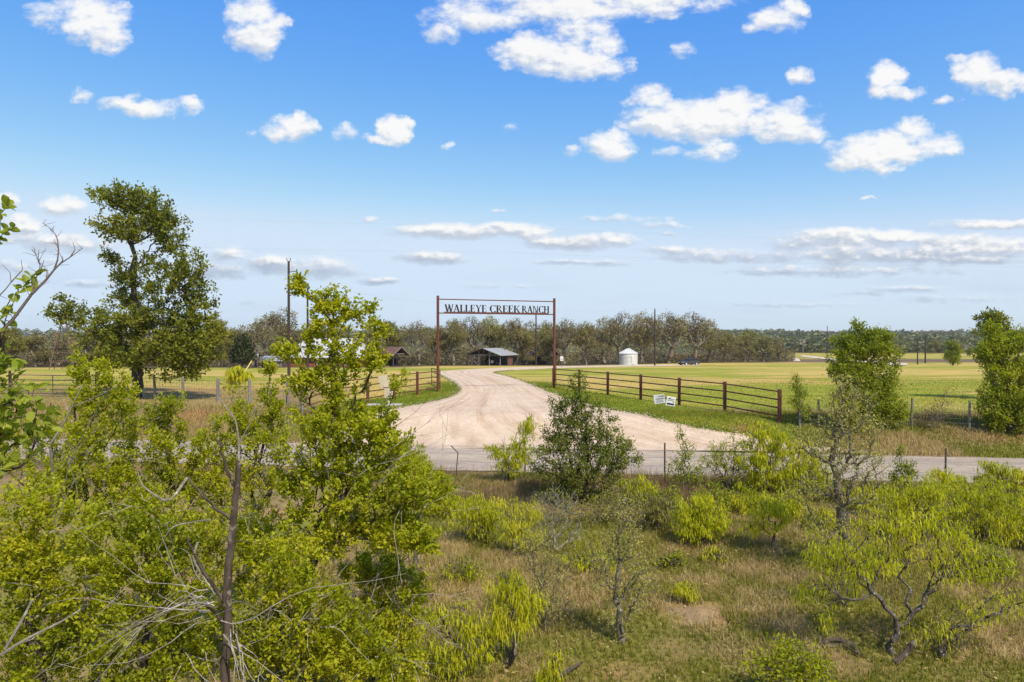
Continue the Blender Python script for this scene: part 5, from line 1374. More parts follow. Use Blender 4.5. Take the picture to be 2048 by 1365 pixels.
# ================================================================== mesquites: hanging lime green leaves
def mesq(label, px, py, spec, N, n, seed, R=.03, tr=None, L=.095, W=.012, d=None, name='mesquite', cat='bush', bf=.45, bark=None, spread=.05, mat=None, kind='frond', bright=0.):
    b = at(px, py) if d is None else ground_at(px, d); d = b[1]
    if kind == 'frond':
        k = (.030 + .0072 * d) * (1 if d < 12 else .78); W = .00112 * d * (1 if d < 12 else .85) * (1.15 if W > .0125 else 1.0); L = k * (1.35 if L > .14 else .9 if L > .10 else .8)
        n = int(n * (.62 if d < 12 else .9 if d < 14 else 1.3))
        spec = [(q[0], q[1] + (0 if L > .14 else -.12 * q[3]), q[2] * 1.22, q[3] * 1.12) + tuple(q[4:]) for q in spec]
    bright += .14 * math.sin(seed * 1.7)
    if tr is None:
        tr = []
        for i, s in enumerate(spec[:4]):
            c = P(s[0], s[1] + s[3] * .2, d + (s[4] if len(s) > 4 else 0)); m = b + (c - b) * .5 + np.array((rng.normal(0, .05), rng.normal(0, .1), .08)); tr.append([b, m, c] if i == 0 else [b + (0, 0, .03), m, c])
    else: tr = [([b] if i == 0 else []) + pxl(t, d) for i, t in enumerate(tr)]
    return grow(name, label, cat, b, tr, pixel_blobs(spec, d), N=int(N * 1.25), bf=bf, R=R, r0=.0042, gnarl=.2, shell=1.9, bark=bark or M_bark_m, seed=seed, thr=.012, thick=.012,
                leaf=leafd(kind, n, L, W, mat or M_mesq, spread, cs=2.2, bright=bright, clump=16 if kind == 'frond' else 5))
mesq('wide spreading mesquite with forked dark trunk, largest bush at the lower right', 1788, 1312,
     [(1660, 1090, 50, 34), (1640, 1150, 40, 34), (1700, 1130, 50, 34), (1740, 1060, 50, 34), (1800, 1050, 60, 40), (1860, 1040, 60, 40), (1930, 1080, 50, 34), (1900, 1130, 60, 40), (1830, 1100, 60, 30, 0, .6), (1760, 1110, 40, 26, 0, .6), (1960, 1150, 40, 30), (2010, 1130, 30, 30, 0, .7), (1610, 1190, 26, 26), (1640, 1235, 26, 22)], 620, 6800, 81, .046,
     tr=[[(1788, 1280), (1792, 1255), (1770, 1215), (1740, 1180), (1715, 1150), (1690, 1110), (1655, 1085)], [(1792, 1255), (1825, 1225), (1850, 1190), (1880, 1160), (1930, 1130), (1990, 1110), (2040, 1080)], [(1825, 1225), (1822, 1180), (1815, 1130), (1800, 1060)], [(1850, 1195), (1870, 1140), (1880, 1080)], [(1740, 1190), (1700, 1200), (1660, 1180), (1620, 1160)]], L=.11, W=.013, cat='tree', spread=.06)
mesq('drooping mesquite at the right edge below the spreading one', 1885, 1318, [(1870, 1270, 50, 34), (1930, 1240, 40, 34), (1980, 1220, 40, 30), (2025, 1200, 30, 34), (1900, 1300, 30, 16, 0, .5)], 200, 1500, 82, .04, tr=[[(1890, 1280), (1905, 1255), (1950, 1230), (1990, 1190), (2035, 1150)], [(1890, 1285), (1880, 1250), (1870, 1220)]], L=.10)
mesq('dense lime mesquite row behind the spreading one, left half', 1850, 1085, [(1830, 985, 44, 34), (1800, 1010, 40, 34), (1860, 1000, 50, 40), (1790, 1040, 40, 26)], 300, 3700, 83, .04)
mesq('dense lime mesquite row behind the spreading one, right half', 1945, 1080, [(1930, 985, 44, 34), (1980, 1000, 50, 40), (1910, 1030, 44, 30), (1990, 1040, 44, 30), (2030, 1010, 30, 40)], 320, 4000, 84, .04)
mesq('rounded bright mesquite with a dark short trunk right of the oak sapling', 1400, 1092, [(1398, 1015, 40, 26), (1375, 1040, 30, 26), (1425, 1040, 34, 26), (1400, 1055, 44, 20)], 300, 4300, 85, .035, L=.11, W=.013)
mesq('small mesquite on a crooked dark stem beside the rounded one', 1543, 1105, [(1530, 1020, 34, 20), (1560, 1030, 28, 22), (1525, 1050, 26, 16), (1500, 1050, 20, 20, 0, .6)], 150, 1500, 86, .03, tr=[[(1545, 1085), (1548, 1070), (1530, 1062), (1515, 1085)], [(1548, 1070), (1565, 1045), (1560, 1025)], [(1530, 1062), (1525, 1030)]])
mesq('tall bright mesquite clump by the road, middle of three', 1535, 985, [(1520, 870, 40, 26), (1550, 890, 34, 30), (1515, 920, 44, 34), (1550, 950, 44, 30), (1500, 960, 36, 24)], 380, 4300, 87, .04, L=.11, W=.013)
mesq('leafy mesquite with several dark stems by the road, left of three', 1462, 985, [(1440, 905, 36, 26), (1470, 890, 30, 26), (1420, 930, 34, 26), (1470, 940, 40, 34)], 320, 2400, 88, .04, mat=M_elm, kind='quad', L=.05, W=.03)
mesq('pale mesquite clump by the road, right of three', 1610, 990, [(1600, 900, 34, 26), (1630, 930, 40, 30), (1590, 950, 40, 30), (1640, 970, 40, 20)], 320, 2800, 89, .035, L=.11, W=.013, bright=-.1)
mesq('leafy green sapling by the road with an upright tip, left of the mesquite clumps', 1372, 985, [(1362, 872, 14, 20), (1372, 905, 22, 24), (1360, 935, 26, 22), (1385, 950, 30, 24), (1350, 960, 22, 18)], 240, 1500, 90, .03, mat=M_rtree, kind='quad', L=.06, W=.038, name='green_sapling')
mesq('small evergreen sapling standing before the road on the right', 1806, 988, [(1800, 905, 10, 14), (1795, 930, 14, 14), (1815, 935, 18, 14), (1800, 955, 24, 16), (1825, 950, 14, 12), (1785, 958, 14, 10)], 200, 1150, 91, .03, mat=M_rtree, kind='quad', L=.06, W=.035, name='green_sapling')
mesq('pale mesquite tuft right of the dark steel fence post', 1990, 985, [(1985, 935, 24, 18), (1998, 955, 22, 18), (1975, 962, 20, 16)], 130, 1100, 92, .025)
mesq('thin mesquite tuft at the right frame edge by the road', 2040, 990, [(2036, 950, 18, 20), (2050, 965, 20, 20)], 110, 900, 93, .025)
mesq('mesquite tuft around the dark steel fence post on the right', 1895, 1000, [(1880, 945, 16, 14), (1905, 960, 22, 18), (1885, 975, 26, 16)], 130, 1150, 94, .025)
mesq('airy lime mesquite at the road edge left of the oak sapling', 1015, 965, [(1000, 905, 26, 18), (1030, 890, 24, 22), (1058, 860, 20, 30), (1020, 930, 34, 22), (1050, 910, 24, 26)], 300, 2300, 95, .03)
mesq('lime mesquite in the brown weeds, left of the dead stems', 972, 1085, [(955, 1010, 34, 26), (985, 1030, 34, 22), (935, 1035, 30, 22), (965, 1055, 30, 18)], 260, 2200, 96, .03)
mesq('lime mesquite with a dark stem between the weeds and the pale dead stems', 1032, 1110, [(1020, 1010, 34, 22), (1055, 1030, 34, 26), (1030, 1070, 44, 22), (1065, 1080, 30, 22)], 260, 2100, 97, .03)
mesq('front mesquite with long hanging yellow green curtains in the clearing', 1020, 1338, [(1010, 1155, 30, 18), (1035, 1180, 34, 24), (1060, 1200, 26, 22), (1000, 1215, 34, 26), (1035, 1245, 30, 26), (985, 1270, 34, 26), (940, 1250, 30, 20)], 280, 3300, 98, .035, L=.17, W=.015)
mesq('low lime mesquite at the bottom edge, left of the front curtains', 925, 1360, [(920, 1215, 26, 16), (880, 1230, 34, 24), (950, 1300, 36, 24), (910, 1325, 40, 22), (860, 1290, 34, 30)], 260, 2400, 99, .03, L=.11, W=.013)
mesq('small hanging mesquite tuft at the bottom edge, right of the front curtains', 1108, 1385, [(1105, 1325, 14, 20), (1120, 1300, 16, 10, 0, .7), (1100, 1350, 18, 16)], 90, 700, 100, .02, L=.16, W=.015)
mesq('little lime bush at the left edge of the bare dirt mound', 1368, 1205, [(1365, 1175, 22, 16), (1380, 1185, 18, 12)], 90, 650, 101, .02)
mesq('low leafy elm sprouts at the bottom edge right of centre', 1590, 1400, [(1580, 1300, 60, 24), (1540, 1330, 60, 26), (1630, 1335, 50, 24), (1590, 1350, 80, 20)], 330, 2600, 102, .025, mat=M_elm, kind='quad', L=.042, W=.027, name='elm_sprouts', bright=.1)
mesq('sparse lime mesquite right of the grassy clearing, behind the spreading one', 1690, 1215, [(1640, 1110, 30, 24), (1680, 1090, 30, 26), (1700, 1160, 40, 26)], 150, 900, 103, .025, bark=M_bark_l)
mesq('yellow mesquite on the right of the oak sapling before the clumps', 1320, 1060, [(1300, 1020, 36, 30), (1330, 1010, 36, 30), (1290, 1050, 40, 22)], 260, 1500, 104, .03, bright=-.15, mat=M_olive, W=.024)
mesq('lime mesquite mixed into the tall elm right side', 800, 1150, [(760, 1070, 50, 40), (800, 1100, 50, 34), (830, 1060, 40, 34), (790, 1010, 50, 34)], 260, 2200, 105, .03, d=10.5, L=.11, W=.013)
mesq('feathery mesquite by the road left of the bent fence post', 800, 975, [(800, 905, 44, 22), (770, 900, 34, 24), (830, 925, 34, 24)], 240, 2100, 106, .03, L=.11, W=.013)
mesq('lone lime weed bush left of the guy wire', 470, 775, [(470, 740, 18, 10), (485, 750, 18, 10), (462, 756, 18, 8)], 120, 800, 107, .03, L=.22, W=.05, name='weed_bush')


for (px, py, w, h, nn, sd, lab) in (
    (1425, 1000, 46, 34, 1500, 201, 'low lime brush at the foot of the left roadside clump'), (1500, 1005, 50, 26, 1500, 202, 'low lime brush in front of the middle roadside clump'), (1570, 1012, 46, 30, 1500, 203, 'low lime brush in front of the right roadside clump'),
    (1665, 985, 40, 24, 1000, 204, 'faint lime brush behind the lichen tree trunk'), (1745, 1000, 44, 30, 1300, 205, 'lime brush between the lichen tree and the evergreen sapling'), (1860, 1020, 50, 30, 1500, 206, 'lime brush below the right steel fence post'),
    (1950, 1010, 60, 34, 1700, 207, 'lime brush left of the roadside tuft on the right'), (2040, 1060, 50, 50, 1600, 208, 'lime brush cut by the right frame edge'), (1275, 985, 44, 34, 1300, 209, 'lime brush right of the dark oak sapling trunk'),
    (1340, 1000, 40, 24, 900, 210, 'lime brush beside the upright green sapling'), (890, 1010, 40, 30, 1000, 211, 'lime brush at the right tip of the roadside elm'), (1745, 1120, 60, 40, 1200, 212, 'thin lime brush between the lichen tree and the spreading mesquite'),
    (1980, 1130, 60, 40, 1300, 213, 'thin lime brush behind the right arm of the spreading mesquite'), (1640, 1040, 40, 30, 700, 214, 'thin lime brush left of the lichen tree trunk'), (1430, 1110, 30, 18, 350, 215, 'tiny lime sprout right of the rounded mesquite'),
    (1345, 1120, 30, 18, 300, 216, 'tiny lime sprout left of the rounded mesquite'), (1180, 1120, 60, 30, 700, 217, 'thin lime brush right of the pale dead stems'), (930, 1140, 40, 26, 600, 218, 'thin lime brush left of the front curtains top')):
    mesq(lab, px, py + h * .9, [(px - w * .5, py - h * .2, w * .5, h * .7), (px + w * .4, py - h * .1, w * .55, h * .7), (px, py + h * .2, w * .9, h * .45), (px + w * .1, py - h * .7, w * .4, h * .5, 0, .7)], 260, nn, sd, .022, mat=M_mesq if sd % 3 else M_rtree, kind='frond' if sd % 3 else 'quad', L=.11 if sd % 3 else .06, W=.013 if sd % 3 else .036, bright=0. if sd % 3 else .15, name='lime_brush')

# driftwood log and bare dirt mound
def odds():
    b = at(1640, 1296); o = b
    r = thing('fallen_branch', 'arched dark fallen branch lying left of the spreading mesquite', 'branch', o)
    d = b[1]
    p = catmull(pxl([(1628, 1296, .1), (1650, 1284), (1672, 1279), (1695, 1286), (1712, 1300, -.1), (1726, 1314, -.25)], d), 5)
    MB().tube(p - o, list(np.concatenate((np.linspace(.012, .035, len(p) // 2), np.linspace(.035, .06, len(p) - len(p) // 2)))), 7).build('limb', M_deadt, r)
    p = catmull([at(1632, 1298) + (0, 0, .03), at(1665, 1297) + (0, 0, .04), at(1690, 1300) + (0, 0, .05), at(1722, 1318) + (0, 0, .05)], 4); MB().tube(p - o, .022, 6).build('limb', M_deadt, r)
    b = at(1797, 1326); r = thing('fallen_branch', 'dark broken limb propped at the foot of the spreading mesquite', 'branch', b)
    p = catmull([at(1790, 1330) + (0, 0, .02), P(1810, 1308, b[1]), P(1830, 1282, b[1])], 4); MB().tube(p - b, list(np.linspace(.05, .03, len(p))), 7).build('limb', M_deadt, r)
    b = at(1140, 1350); p = catmull([at(1100, 1375) + (0, 0, .03), at(1140, 1350) + (0, 0, .07), at(1165, 1338) + (0, 0, .09)], 4)
    tag(MB().tube(p - b, list(np.linspace(.035, .015, len(p))), 7).build('dead_branch', M_deadt, None, b), 'dark dead stick lying in the grass at the bottom edge', 'branch')
    b = at(1395, 1228)
    n = 40; V = []; A = []
    for i in range(9):
        for j in range(n):
            t = i / 8; a = 2 * PI * j / n; rr = t * (1 + .22 * math.sin(3 * a) + .14 * math.sin(7 * a + 1) + .08 * math.sin(13 * a)); x, y = .46 * rr * math.cos(a), .34 * rr * math.sin(a)
            V.append((x, y, float(T(b[0] + x, b[1] + y)) - b[2] + .075 * (1 - t * t) ** 2 * (1 + .3 * math.sin(9 * x + 5 * y)) - .012 * t))
    Fs = [(i * n + j, i * n + (j + 1) % n, (i + 1) * n + (j + 1) % n, (i + 1) * n + j) for i in range(8) for j in range(n)]
    tag(MB().add(V, Fs).build('dirt_mound', m_simple('orange_dirt', (.185, .12, .06), (.30, .20, .105), 6, .95, 0, .6, .02), None, b, sm=True), 'low bare orange dirt mound in the middle of the grassy clearing', 'mound')
odds()
# ================================================================== post oak woods behind the ranch
def woods_variant(seed, leafy, W=1.0, H=10., N=620, nleaf=3600, mat=M_woodleaf, low=.35):
    """local-space oak, 10 m high: spreading crown of crooked limbs"""
    rg = np.random.default_rng(seed)
    bl = []
    for i in range(9):
        a = rg.uniform(0, 2 * PI); q = rg.uniform(.15, .75); z = rg.uniform(low, .78) * H
        bl.append((np.array((q * math.cos(a) * 4.4 * W, q * math.sin(a) * 4.0, z)), np.array((rg.uniform(1.5, 2.4), rg.uniform(1.5, 2.4), rg.uniform(1.0, 1.8))), 1.))
    bl.append((np.array((rg.normal(0, .6), 0, .82 * H)), np.array((2.3, 2.2, 1.7)), 1.3))
    A = in_blobs(bl, N, rg, 2.6); A = A[A[:, 2] > 1.6]
    top = np.array((rg.normal(0, .4), rg.normal(0, .3), 3.2))
    tr = [[np.zeros(3), np.array((.05, 0, 1.0)), np.array((top[0] * .6, top[1] * .6, 2.1)), top]]
    for i in range(4):
        a = i * 1.57 + rg.uniform(-.5, .5); tr.append([top, top + np.array((math.cos(a) * 1.2, math.sin(a) * 1.2, 1.0)), top + np.array((math.cos(a) * 2.3, math.sin(a) * 2.1, 2.6))])
    pos, par, n0 = prim(tr, A, .3); pos, par = refine(pos, par, .16, rg); rad, main = radii(par, .34, .022, rg)
    wm = wood_mesh('trunk', pos, par, rad, main, .09, 6, 3); wm.materials.append(M_bark_far)
    host = np.where(rad < .05)[0]; host = host[host > 2 * n0]
    h = rg.choice(host, nleaf); p = pos[h] + rg.normal(0, .22, (nleaf, 3))
    d = rg.normal(0, 1, (nleaf, 3))
    tint = np.clip(.5 * vnoise(p[:, 0], p[:, 1] + p[:, 2], .8, seed) + rg.normal(.2, .2, nleaf) + leafy, 0, 1)
    lm = leaves_mesh('crown', p, d, .30, .20, rg, tint); lm.materials.append(mat)
    return wm, lm
VAR = {'tan0': woods_variant(1, 0., nleaf=5200), 'tan1': woods_variant(2, .05, 1.15, nleaf=5600), 'green': woods_variant(3, .28, nleaf=7000), 'olive': woods_variant(7, .0, nleaf=11000, mat=M_olive, low=.2),
       'bare0': woods_variant(4, -.15, 1.25, nleaf=2000, N=1000), 'bare1': woods_variant(5, -.05, 1.05, nleaf=3000, N=900), 'bush': woods_variant(6, .02, 1.3, nleaf=6500, low=.15), 'dark': woods_variant(8, .1, 1.0, nleaf=11000, mat=M_oak, low=.15)}
G_WOODS = 'oaks along the edge of the woods'
def wood_tree(px, top_py, var, label, d, wide=1., name='oak_tree', group=G_WOODS):
    b = ground_at(px, d); h = CH + (669 - top_py) / F * d - b[2]; s = h / 10.
    t = thing(name, label, 'tree', b, rng.uniform(-.5, .5) + (PI if rng.uniform() < .5 else 0), group)
    wm, lm = VAR[var]
    for nm, me in (('trunk', wm), ('crown', lm)):
        o = obj(nm, me, None, t)
        if nm == 'crown': tag(o, kind='stuff')
    t.scale = (s * wide, s * wide, s)
    return t
WOODS = [
 (18, 652, 'olive', 'leafy green tree at the far left edge of the woods', 118, 1.1), (72, 668, 'bush', 'tan twiggy oak left of the windmill tower', 120, 1.2), (118, 664, 'bare1', 'grey bare oak standing behind the windmill tower', 128, 1.1),
 (180, 668, 'bush', 'tan oak seen under the low limb of the big oak', 124, 1.2), (235, 672, 'bare1', 'bare oak behind the trunk of the big oak, left side', 130, 1.1), (345, 668, 'tan0', 'tan oak behind the big oak, right of its trunk', 126, 1.1),
 (436, 636, 'olive', 'olive yellow oak at the right edge of the big oak crown', 118, .95), (520, 645, 'bare0', 'crooked bare oak leaning over the stone hut', 112, 1.1), (572, 617, 'bare1', 'tallest grey oak behind the forked utility pole', 136, 1.0),
 (545, 622, 'tan1', 'olive topped oak just left of the forked utility pole', 142, .8), (625, 638, 'tan0', 'oak rising behind the ridge of the white barn roof, left end', 140, 1.0), (684, 650, 'bare1', 'bare oak behind the right end of the white barn roof', 142, 1.0),
 (740, 650, 'green', 'greenish oak between the barn and the brown roofed shed', 132, 1.0), (775, 640, 'olive', 'olive oak behind the brown roofed shed', 144, .9), (838, 640, 'bare0', 'bare oak between the brown roofed shed and the left gateway post', 134, .9),
 (872, 650, 'tan0', 'tan oak right behind the left gateway post', 140, .8), (908, 636, 'tan1', 'tan oak inside the gateway, left of the open pole shed', 138, .85), (945, 630, 'bare0', 'twiggy oak behind the left eave of the open pole shed', 146, .9),
 (985, 631, 'green', 'greenish oak over the ridge of the open pole shed', 150, .9), (1030, 633, 'tan0', 'tan oak behind the right eave of the open pole shed', 144, .9), (1060, 642, 'bare1', 'bare oak over the brown house roof', 162, .8),
 (1052, 668, 'bush', 'low twiggy tree hiding the left end of the brown roofed house', 145, 1.0), (1094, 672, 'bush', 'low tan tree hiding the right end of the brown roofed house', 146, 1.1),
 (1092, 640, 'tan1', 'tan oak between the gateway utility pole and the right post', 148, .8), (1128, 636, 'bare0', 'large limbed oak just right of the right gateway post', 142, .9), (1172, 640, 'tan0', 'tan oak with a pale trunk between gateway and grain bin', 143, .8),
 (1208, 634, 'bare1', 'grey oak left of the grain bin', 152, .85), (1243, 622, 'bare0', 'tall bare oak directly behind the grain bin', 154, .95), (1284, 624, 'bare1', 'tall grey oak between grain bin and utility pole', 158, .9),
 (1338, 622, 'bare0', 'tall dark limbed oak right of the utility pole by the bin', 160, 1.0), (1386, 622, 'bare0', 'widest bare oak standing behind the dark car', 164, 1.05), (1418, 640, 'bare1', 'bare oak over the right end of the dark car', 168, .9),
 (1450, 660, 'tan0', 'tan scrubby oak right of the dark car', 170, 1.0), (1490, 664, 'bush', 'rounded tan oak in the thinning right end of the woods', 176, 1.1), (1498, 656, 'dark', 'dark green topped tree above the right end of the woods', 205, .6),
 (1528, 670, 'bush', 'last rounded tan tree but one at the right end of the woods', 180, 1.1), (1556, 674, 'bare1', 'last grey tan tree at the right end of the woods', 184, 1.0),
]
for w in WOODS: wood_tree(*w[:3], w[3], w[4], w[5])
# dark juniper left of the stone hut
def juniper():
    b = at(484, 737); d = b[1]
    grow('juniper_tree', 'dark conical juniper left of the stone hut', 'tree', b, [[b + np.array((0, 0, z)) for z in (0, 1, 2.5, 4)]],
         pixel_blobs([(484, 682, 14, 16), (484, 700, 24, 16), (486, 716, 27, 12)], d), N=260, bf=.3, R=.18, r0=.015, bark=M_bark, leaf=leafd('quad', 4200, .38, .22, M_dark, .2), seed=9, thr=.08, thick=.06)
juniper()

def scatter_stuff(name, p, L, W, mat, tint, rg, kind='quad'):
    d = rg.normal(0, 1, p.shape); d[:, 2] = np.abs(d[:, 2]) * .8
    o = p[0].copy(); me = leaves_mesh(name, p - o, d, L, W, rg, tint, shape={'quad': 4, 'tri': 3}[kind])
    return tag(obj(name, me, mat, None, o), kind='stuff')
def back_woods():
    """the mass of trunks and twigs that closes the view between the nearer oaks"""
    rg = np.random.default_rng(77)
    # understory thickets
    n = 36000; px = rg.uniform(-60, 1590, n)
    line = np.interp(px, [-60, 400, 900, 1100, 1300, 1450, 1590], [126, 128, 140, 150, 160, 172, 188]); d = line + rg.uniform(-3, 14, n)
    x = (px - 1024) / F * d; hmax = 1.6 + 2.6 * vnoise(x, d, .25, 6) ** 1.3; z = T(x, d) + hmax * rg.uniform(0, 1, n) ** 1.2
    keep = (np.abs(x - 25.5) > 3.5) | (d > 160)
    p = np.c_[x, d, z][keep]; tint = np.clip(.45 * vnoise(p[:, 0], p[:, 1], .35, 8) + rg.normal(-.12, .16, len(p)), 0, 1)  # tint pulled down: deep shade under the oaks is put into the leaf colour
    scatter_stuff('undergrowth', p, .42, .26, M_woodleaf, tint, rg)
    # crowns of the deeper wood
    n = 16000; px = rg.uniform(-80, 1570, n); d = np.interp(px, [-80, 400, 1000, 1300, 1570], [150, 152, 175, 180, 205]) + rg.uniform(0, 25, n); x = (px - 1024) / F * d
    hm = np.interp(px, [-80, 300, 550, 800, 1200, 1400, 1480, 1570], [6.5, 7, 10, 9, 10.5, 11, 7.5, 6.5]) * (.62 + .38 * vnoise(x, d * 1.5, .3, 12)); z = T(x, d) + .5 + hm * rg.uniform(0, 1, n) ** .8
    tint = np.clip(.8 * vnoise(x, z * 1.2 + d, .5, 14) + rg.normal(.08, .2, n), 0, 1)
    scatter_stuff('deep_woods', np.c_[x, d, z], .75, .38, M_woodleaf, tint, rg)
    mb_p = []; 
back_woods()
def hill_woods():
    rg = np.random.default_rng(91)
    cs = []
    def crowns(n, x0, x1, y0, y1, r0, r1, pick=None):
        x = rg.uniform(x0, x1, n); y = y0 + (y1 - y0) * rg.uniform(0, 1, n); 
        if pick is not None: k = pick(x, y); x, y = x[k], y[k]
        return np.c_[x, y, rg.uniform(r0, r1, len(x))]
    C = np.vstack((crowns(700, 150, 560, 345, 420, 3.0, 5.5, lambda x, y: (x / y > .40) & (np.abs(x / y - .52) > .03) | (y > 385)),
                   crowns(3600, 90, 1300, 420, 1300, 4.0, 7.0), crowns(500, -900, 120, 500, 1200, 5, 8)))
    k = 44; n = len(C)
    v = unit(rg.normal(0, 1, (n, k, 3))); v[:, :, 2] = np.abs(v[:, :, 2]); v *= rg.uniform(.75, 1.05, (n, k, 1))
    base = np.c_[C[:, 0], C[:, 1], T(C[:, 0], C[:, 1])]
    ht = C[:, 2] * rg.uniform(.9, 1.35, n)
    p = base[:, None] + v * np.stack((C[:, 2], C[:, 2], ht), 1)[:, None] + np.array((0, 0, .25))[None, None] * ht[:, None, None]
    tint = np.clip(rg.uniform(0, 1, (n, 1)) + rg.normal(0, .1, (n, k)), 0, 1).ravel()
    p = p.reshape(-1, 3); nn = len(p); L = np.repeat(C[:, 2], k)[:, None]
    q = rg.normal(0, 1, (nn, 3)); s = unit(np.cross(q, np.array((.2, .3, 1.)))); u = unit(np.cross(s, rg.normal(0, 1, (nn, 3))))
    V = np.stack((p - s * L * .26, p + s * L * .26, p + u * L * .36), 1); o = p[0].copy()
    me = mesh_from('hill_woods', V.reshape(-1, 3) - o, [np.arange(nn * 3).reshape(nn, 3)], False, np.repeat(tint, 3))
    tag(obj('hill_woods', me, M_hill, None, o), kind='stuff')
hill_woods()
# shrubs and trees scattered in the far pasture (each one a thing)
for (px, d, top, var, lab, w) in ((1588, 345, 691, 'dark', 'dark clump of trees beside the farm track bend', 1.0), (1612, 352, 693, 'dark', 'second dark clump behind the pale steel pole', 1.2), (1652, 330, 697, 'bush', 'tan shrub trees by the pale farm lane', 1.2),
                               (1808, 300, 700, 'dark', 'tiny dark bush at the near side of the far pasture', 1.), (1940, 260, 694, 'olive', 'grey green tree right of the lone pasture tree', 1.0), (1968, 280, 702, 'dark', 'dark green bush near the light green edge tree', 1.1), (1790, 330, 688, 'bush', 'pale tan tree at the pasture edge right of the round field tree', .9), (1870, 340, 680, 'olive', 'tall olive tree behind the two pasture poles', .9), (1925, 350, 684, 'green', 'broad green tree behind the lone pasture tree', 1.0)):
    wood_tree(px, top, var, lab, d, w, 'pasture_tree', 'trees around the far pasture')

# ================================================================== grasses
M_grass = m_leaf('grass_blade', [(0, (.165, .175, .018)), (.4, (.24, .225, .035)), (.6, (.32, .235, .09)), (1, (.52, .40, .19))], .3, .7, .1)
M_lawn = m_leaf('lawn_blade', [(0, (.14, .185, .014)), (.6, (.20, .235, .02)), (1, (.31, .29, .04))], .35, .7, .1)
M_weed = m_leaf('weed_stem', [(0, (.15, .09, .055)), (.5, (.24, .15, .085)), (1, (.36, .25, .14))], .2, .8, .1)
M_hay = m_leaf('hay_blade', [(0, (.21, .225, .03)), (.5, (.34, .295, .055)), (1, (.47, .37, .12))], .3, .7, .1)
def blades(name, x, y, h, w, mat, tint, rg, lean=.45, zoff=0.):
    n = len(x); z = T(x, y) + zoff - .01; a = rg.uniform(0, 2 * PI, n); ca, sa = np.cos(a), np.sin(a)
    ln = np.abs(rg.normal(0, lean, n)) * h; b = rg.uniform(0, 2 * PI, n)
    p = np.c_[x, y, z]; s = np.c_[ca, sa, 0 * ca] * (w * .5)[:, None]
    m = p + np.c_[np.cos(b) * ln * .35, np.sin(b) * ln * .35, h * .6]; t = p + np.c_[np.cos(b) * ln, np.sin(b) * ln, h * np.sqrt(np.clip(1 - (ln / h) ** 2 * .5, .3, 1))]
    V = np.stack((p - s, p + s, m + s * .7, m - s * .7, t), 1)
    i = np.arange(n)[:, None] * 5; o = p[0].copy()
    me = mesh_from(name, V.reshape(-1, 3) - o, [i + np.array((0, 1, 2, 3)), i + np.array((3, 2, 4))], False, np.repeat(tint, 5))
    return tag(obj(name, me, mat, None, o), kind='stuff')
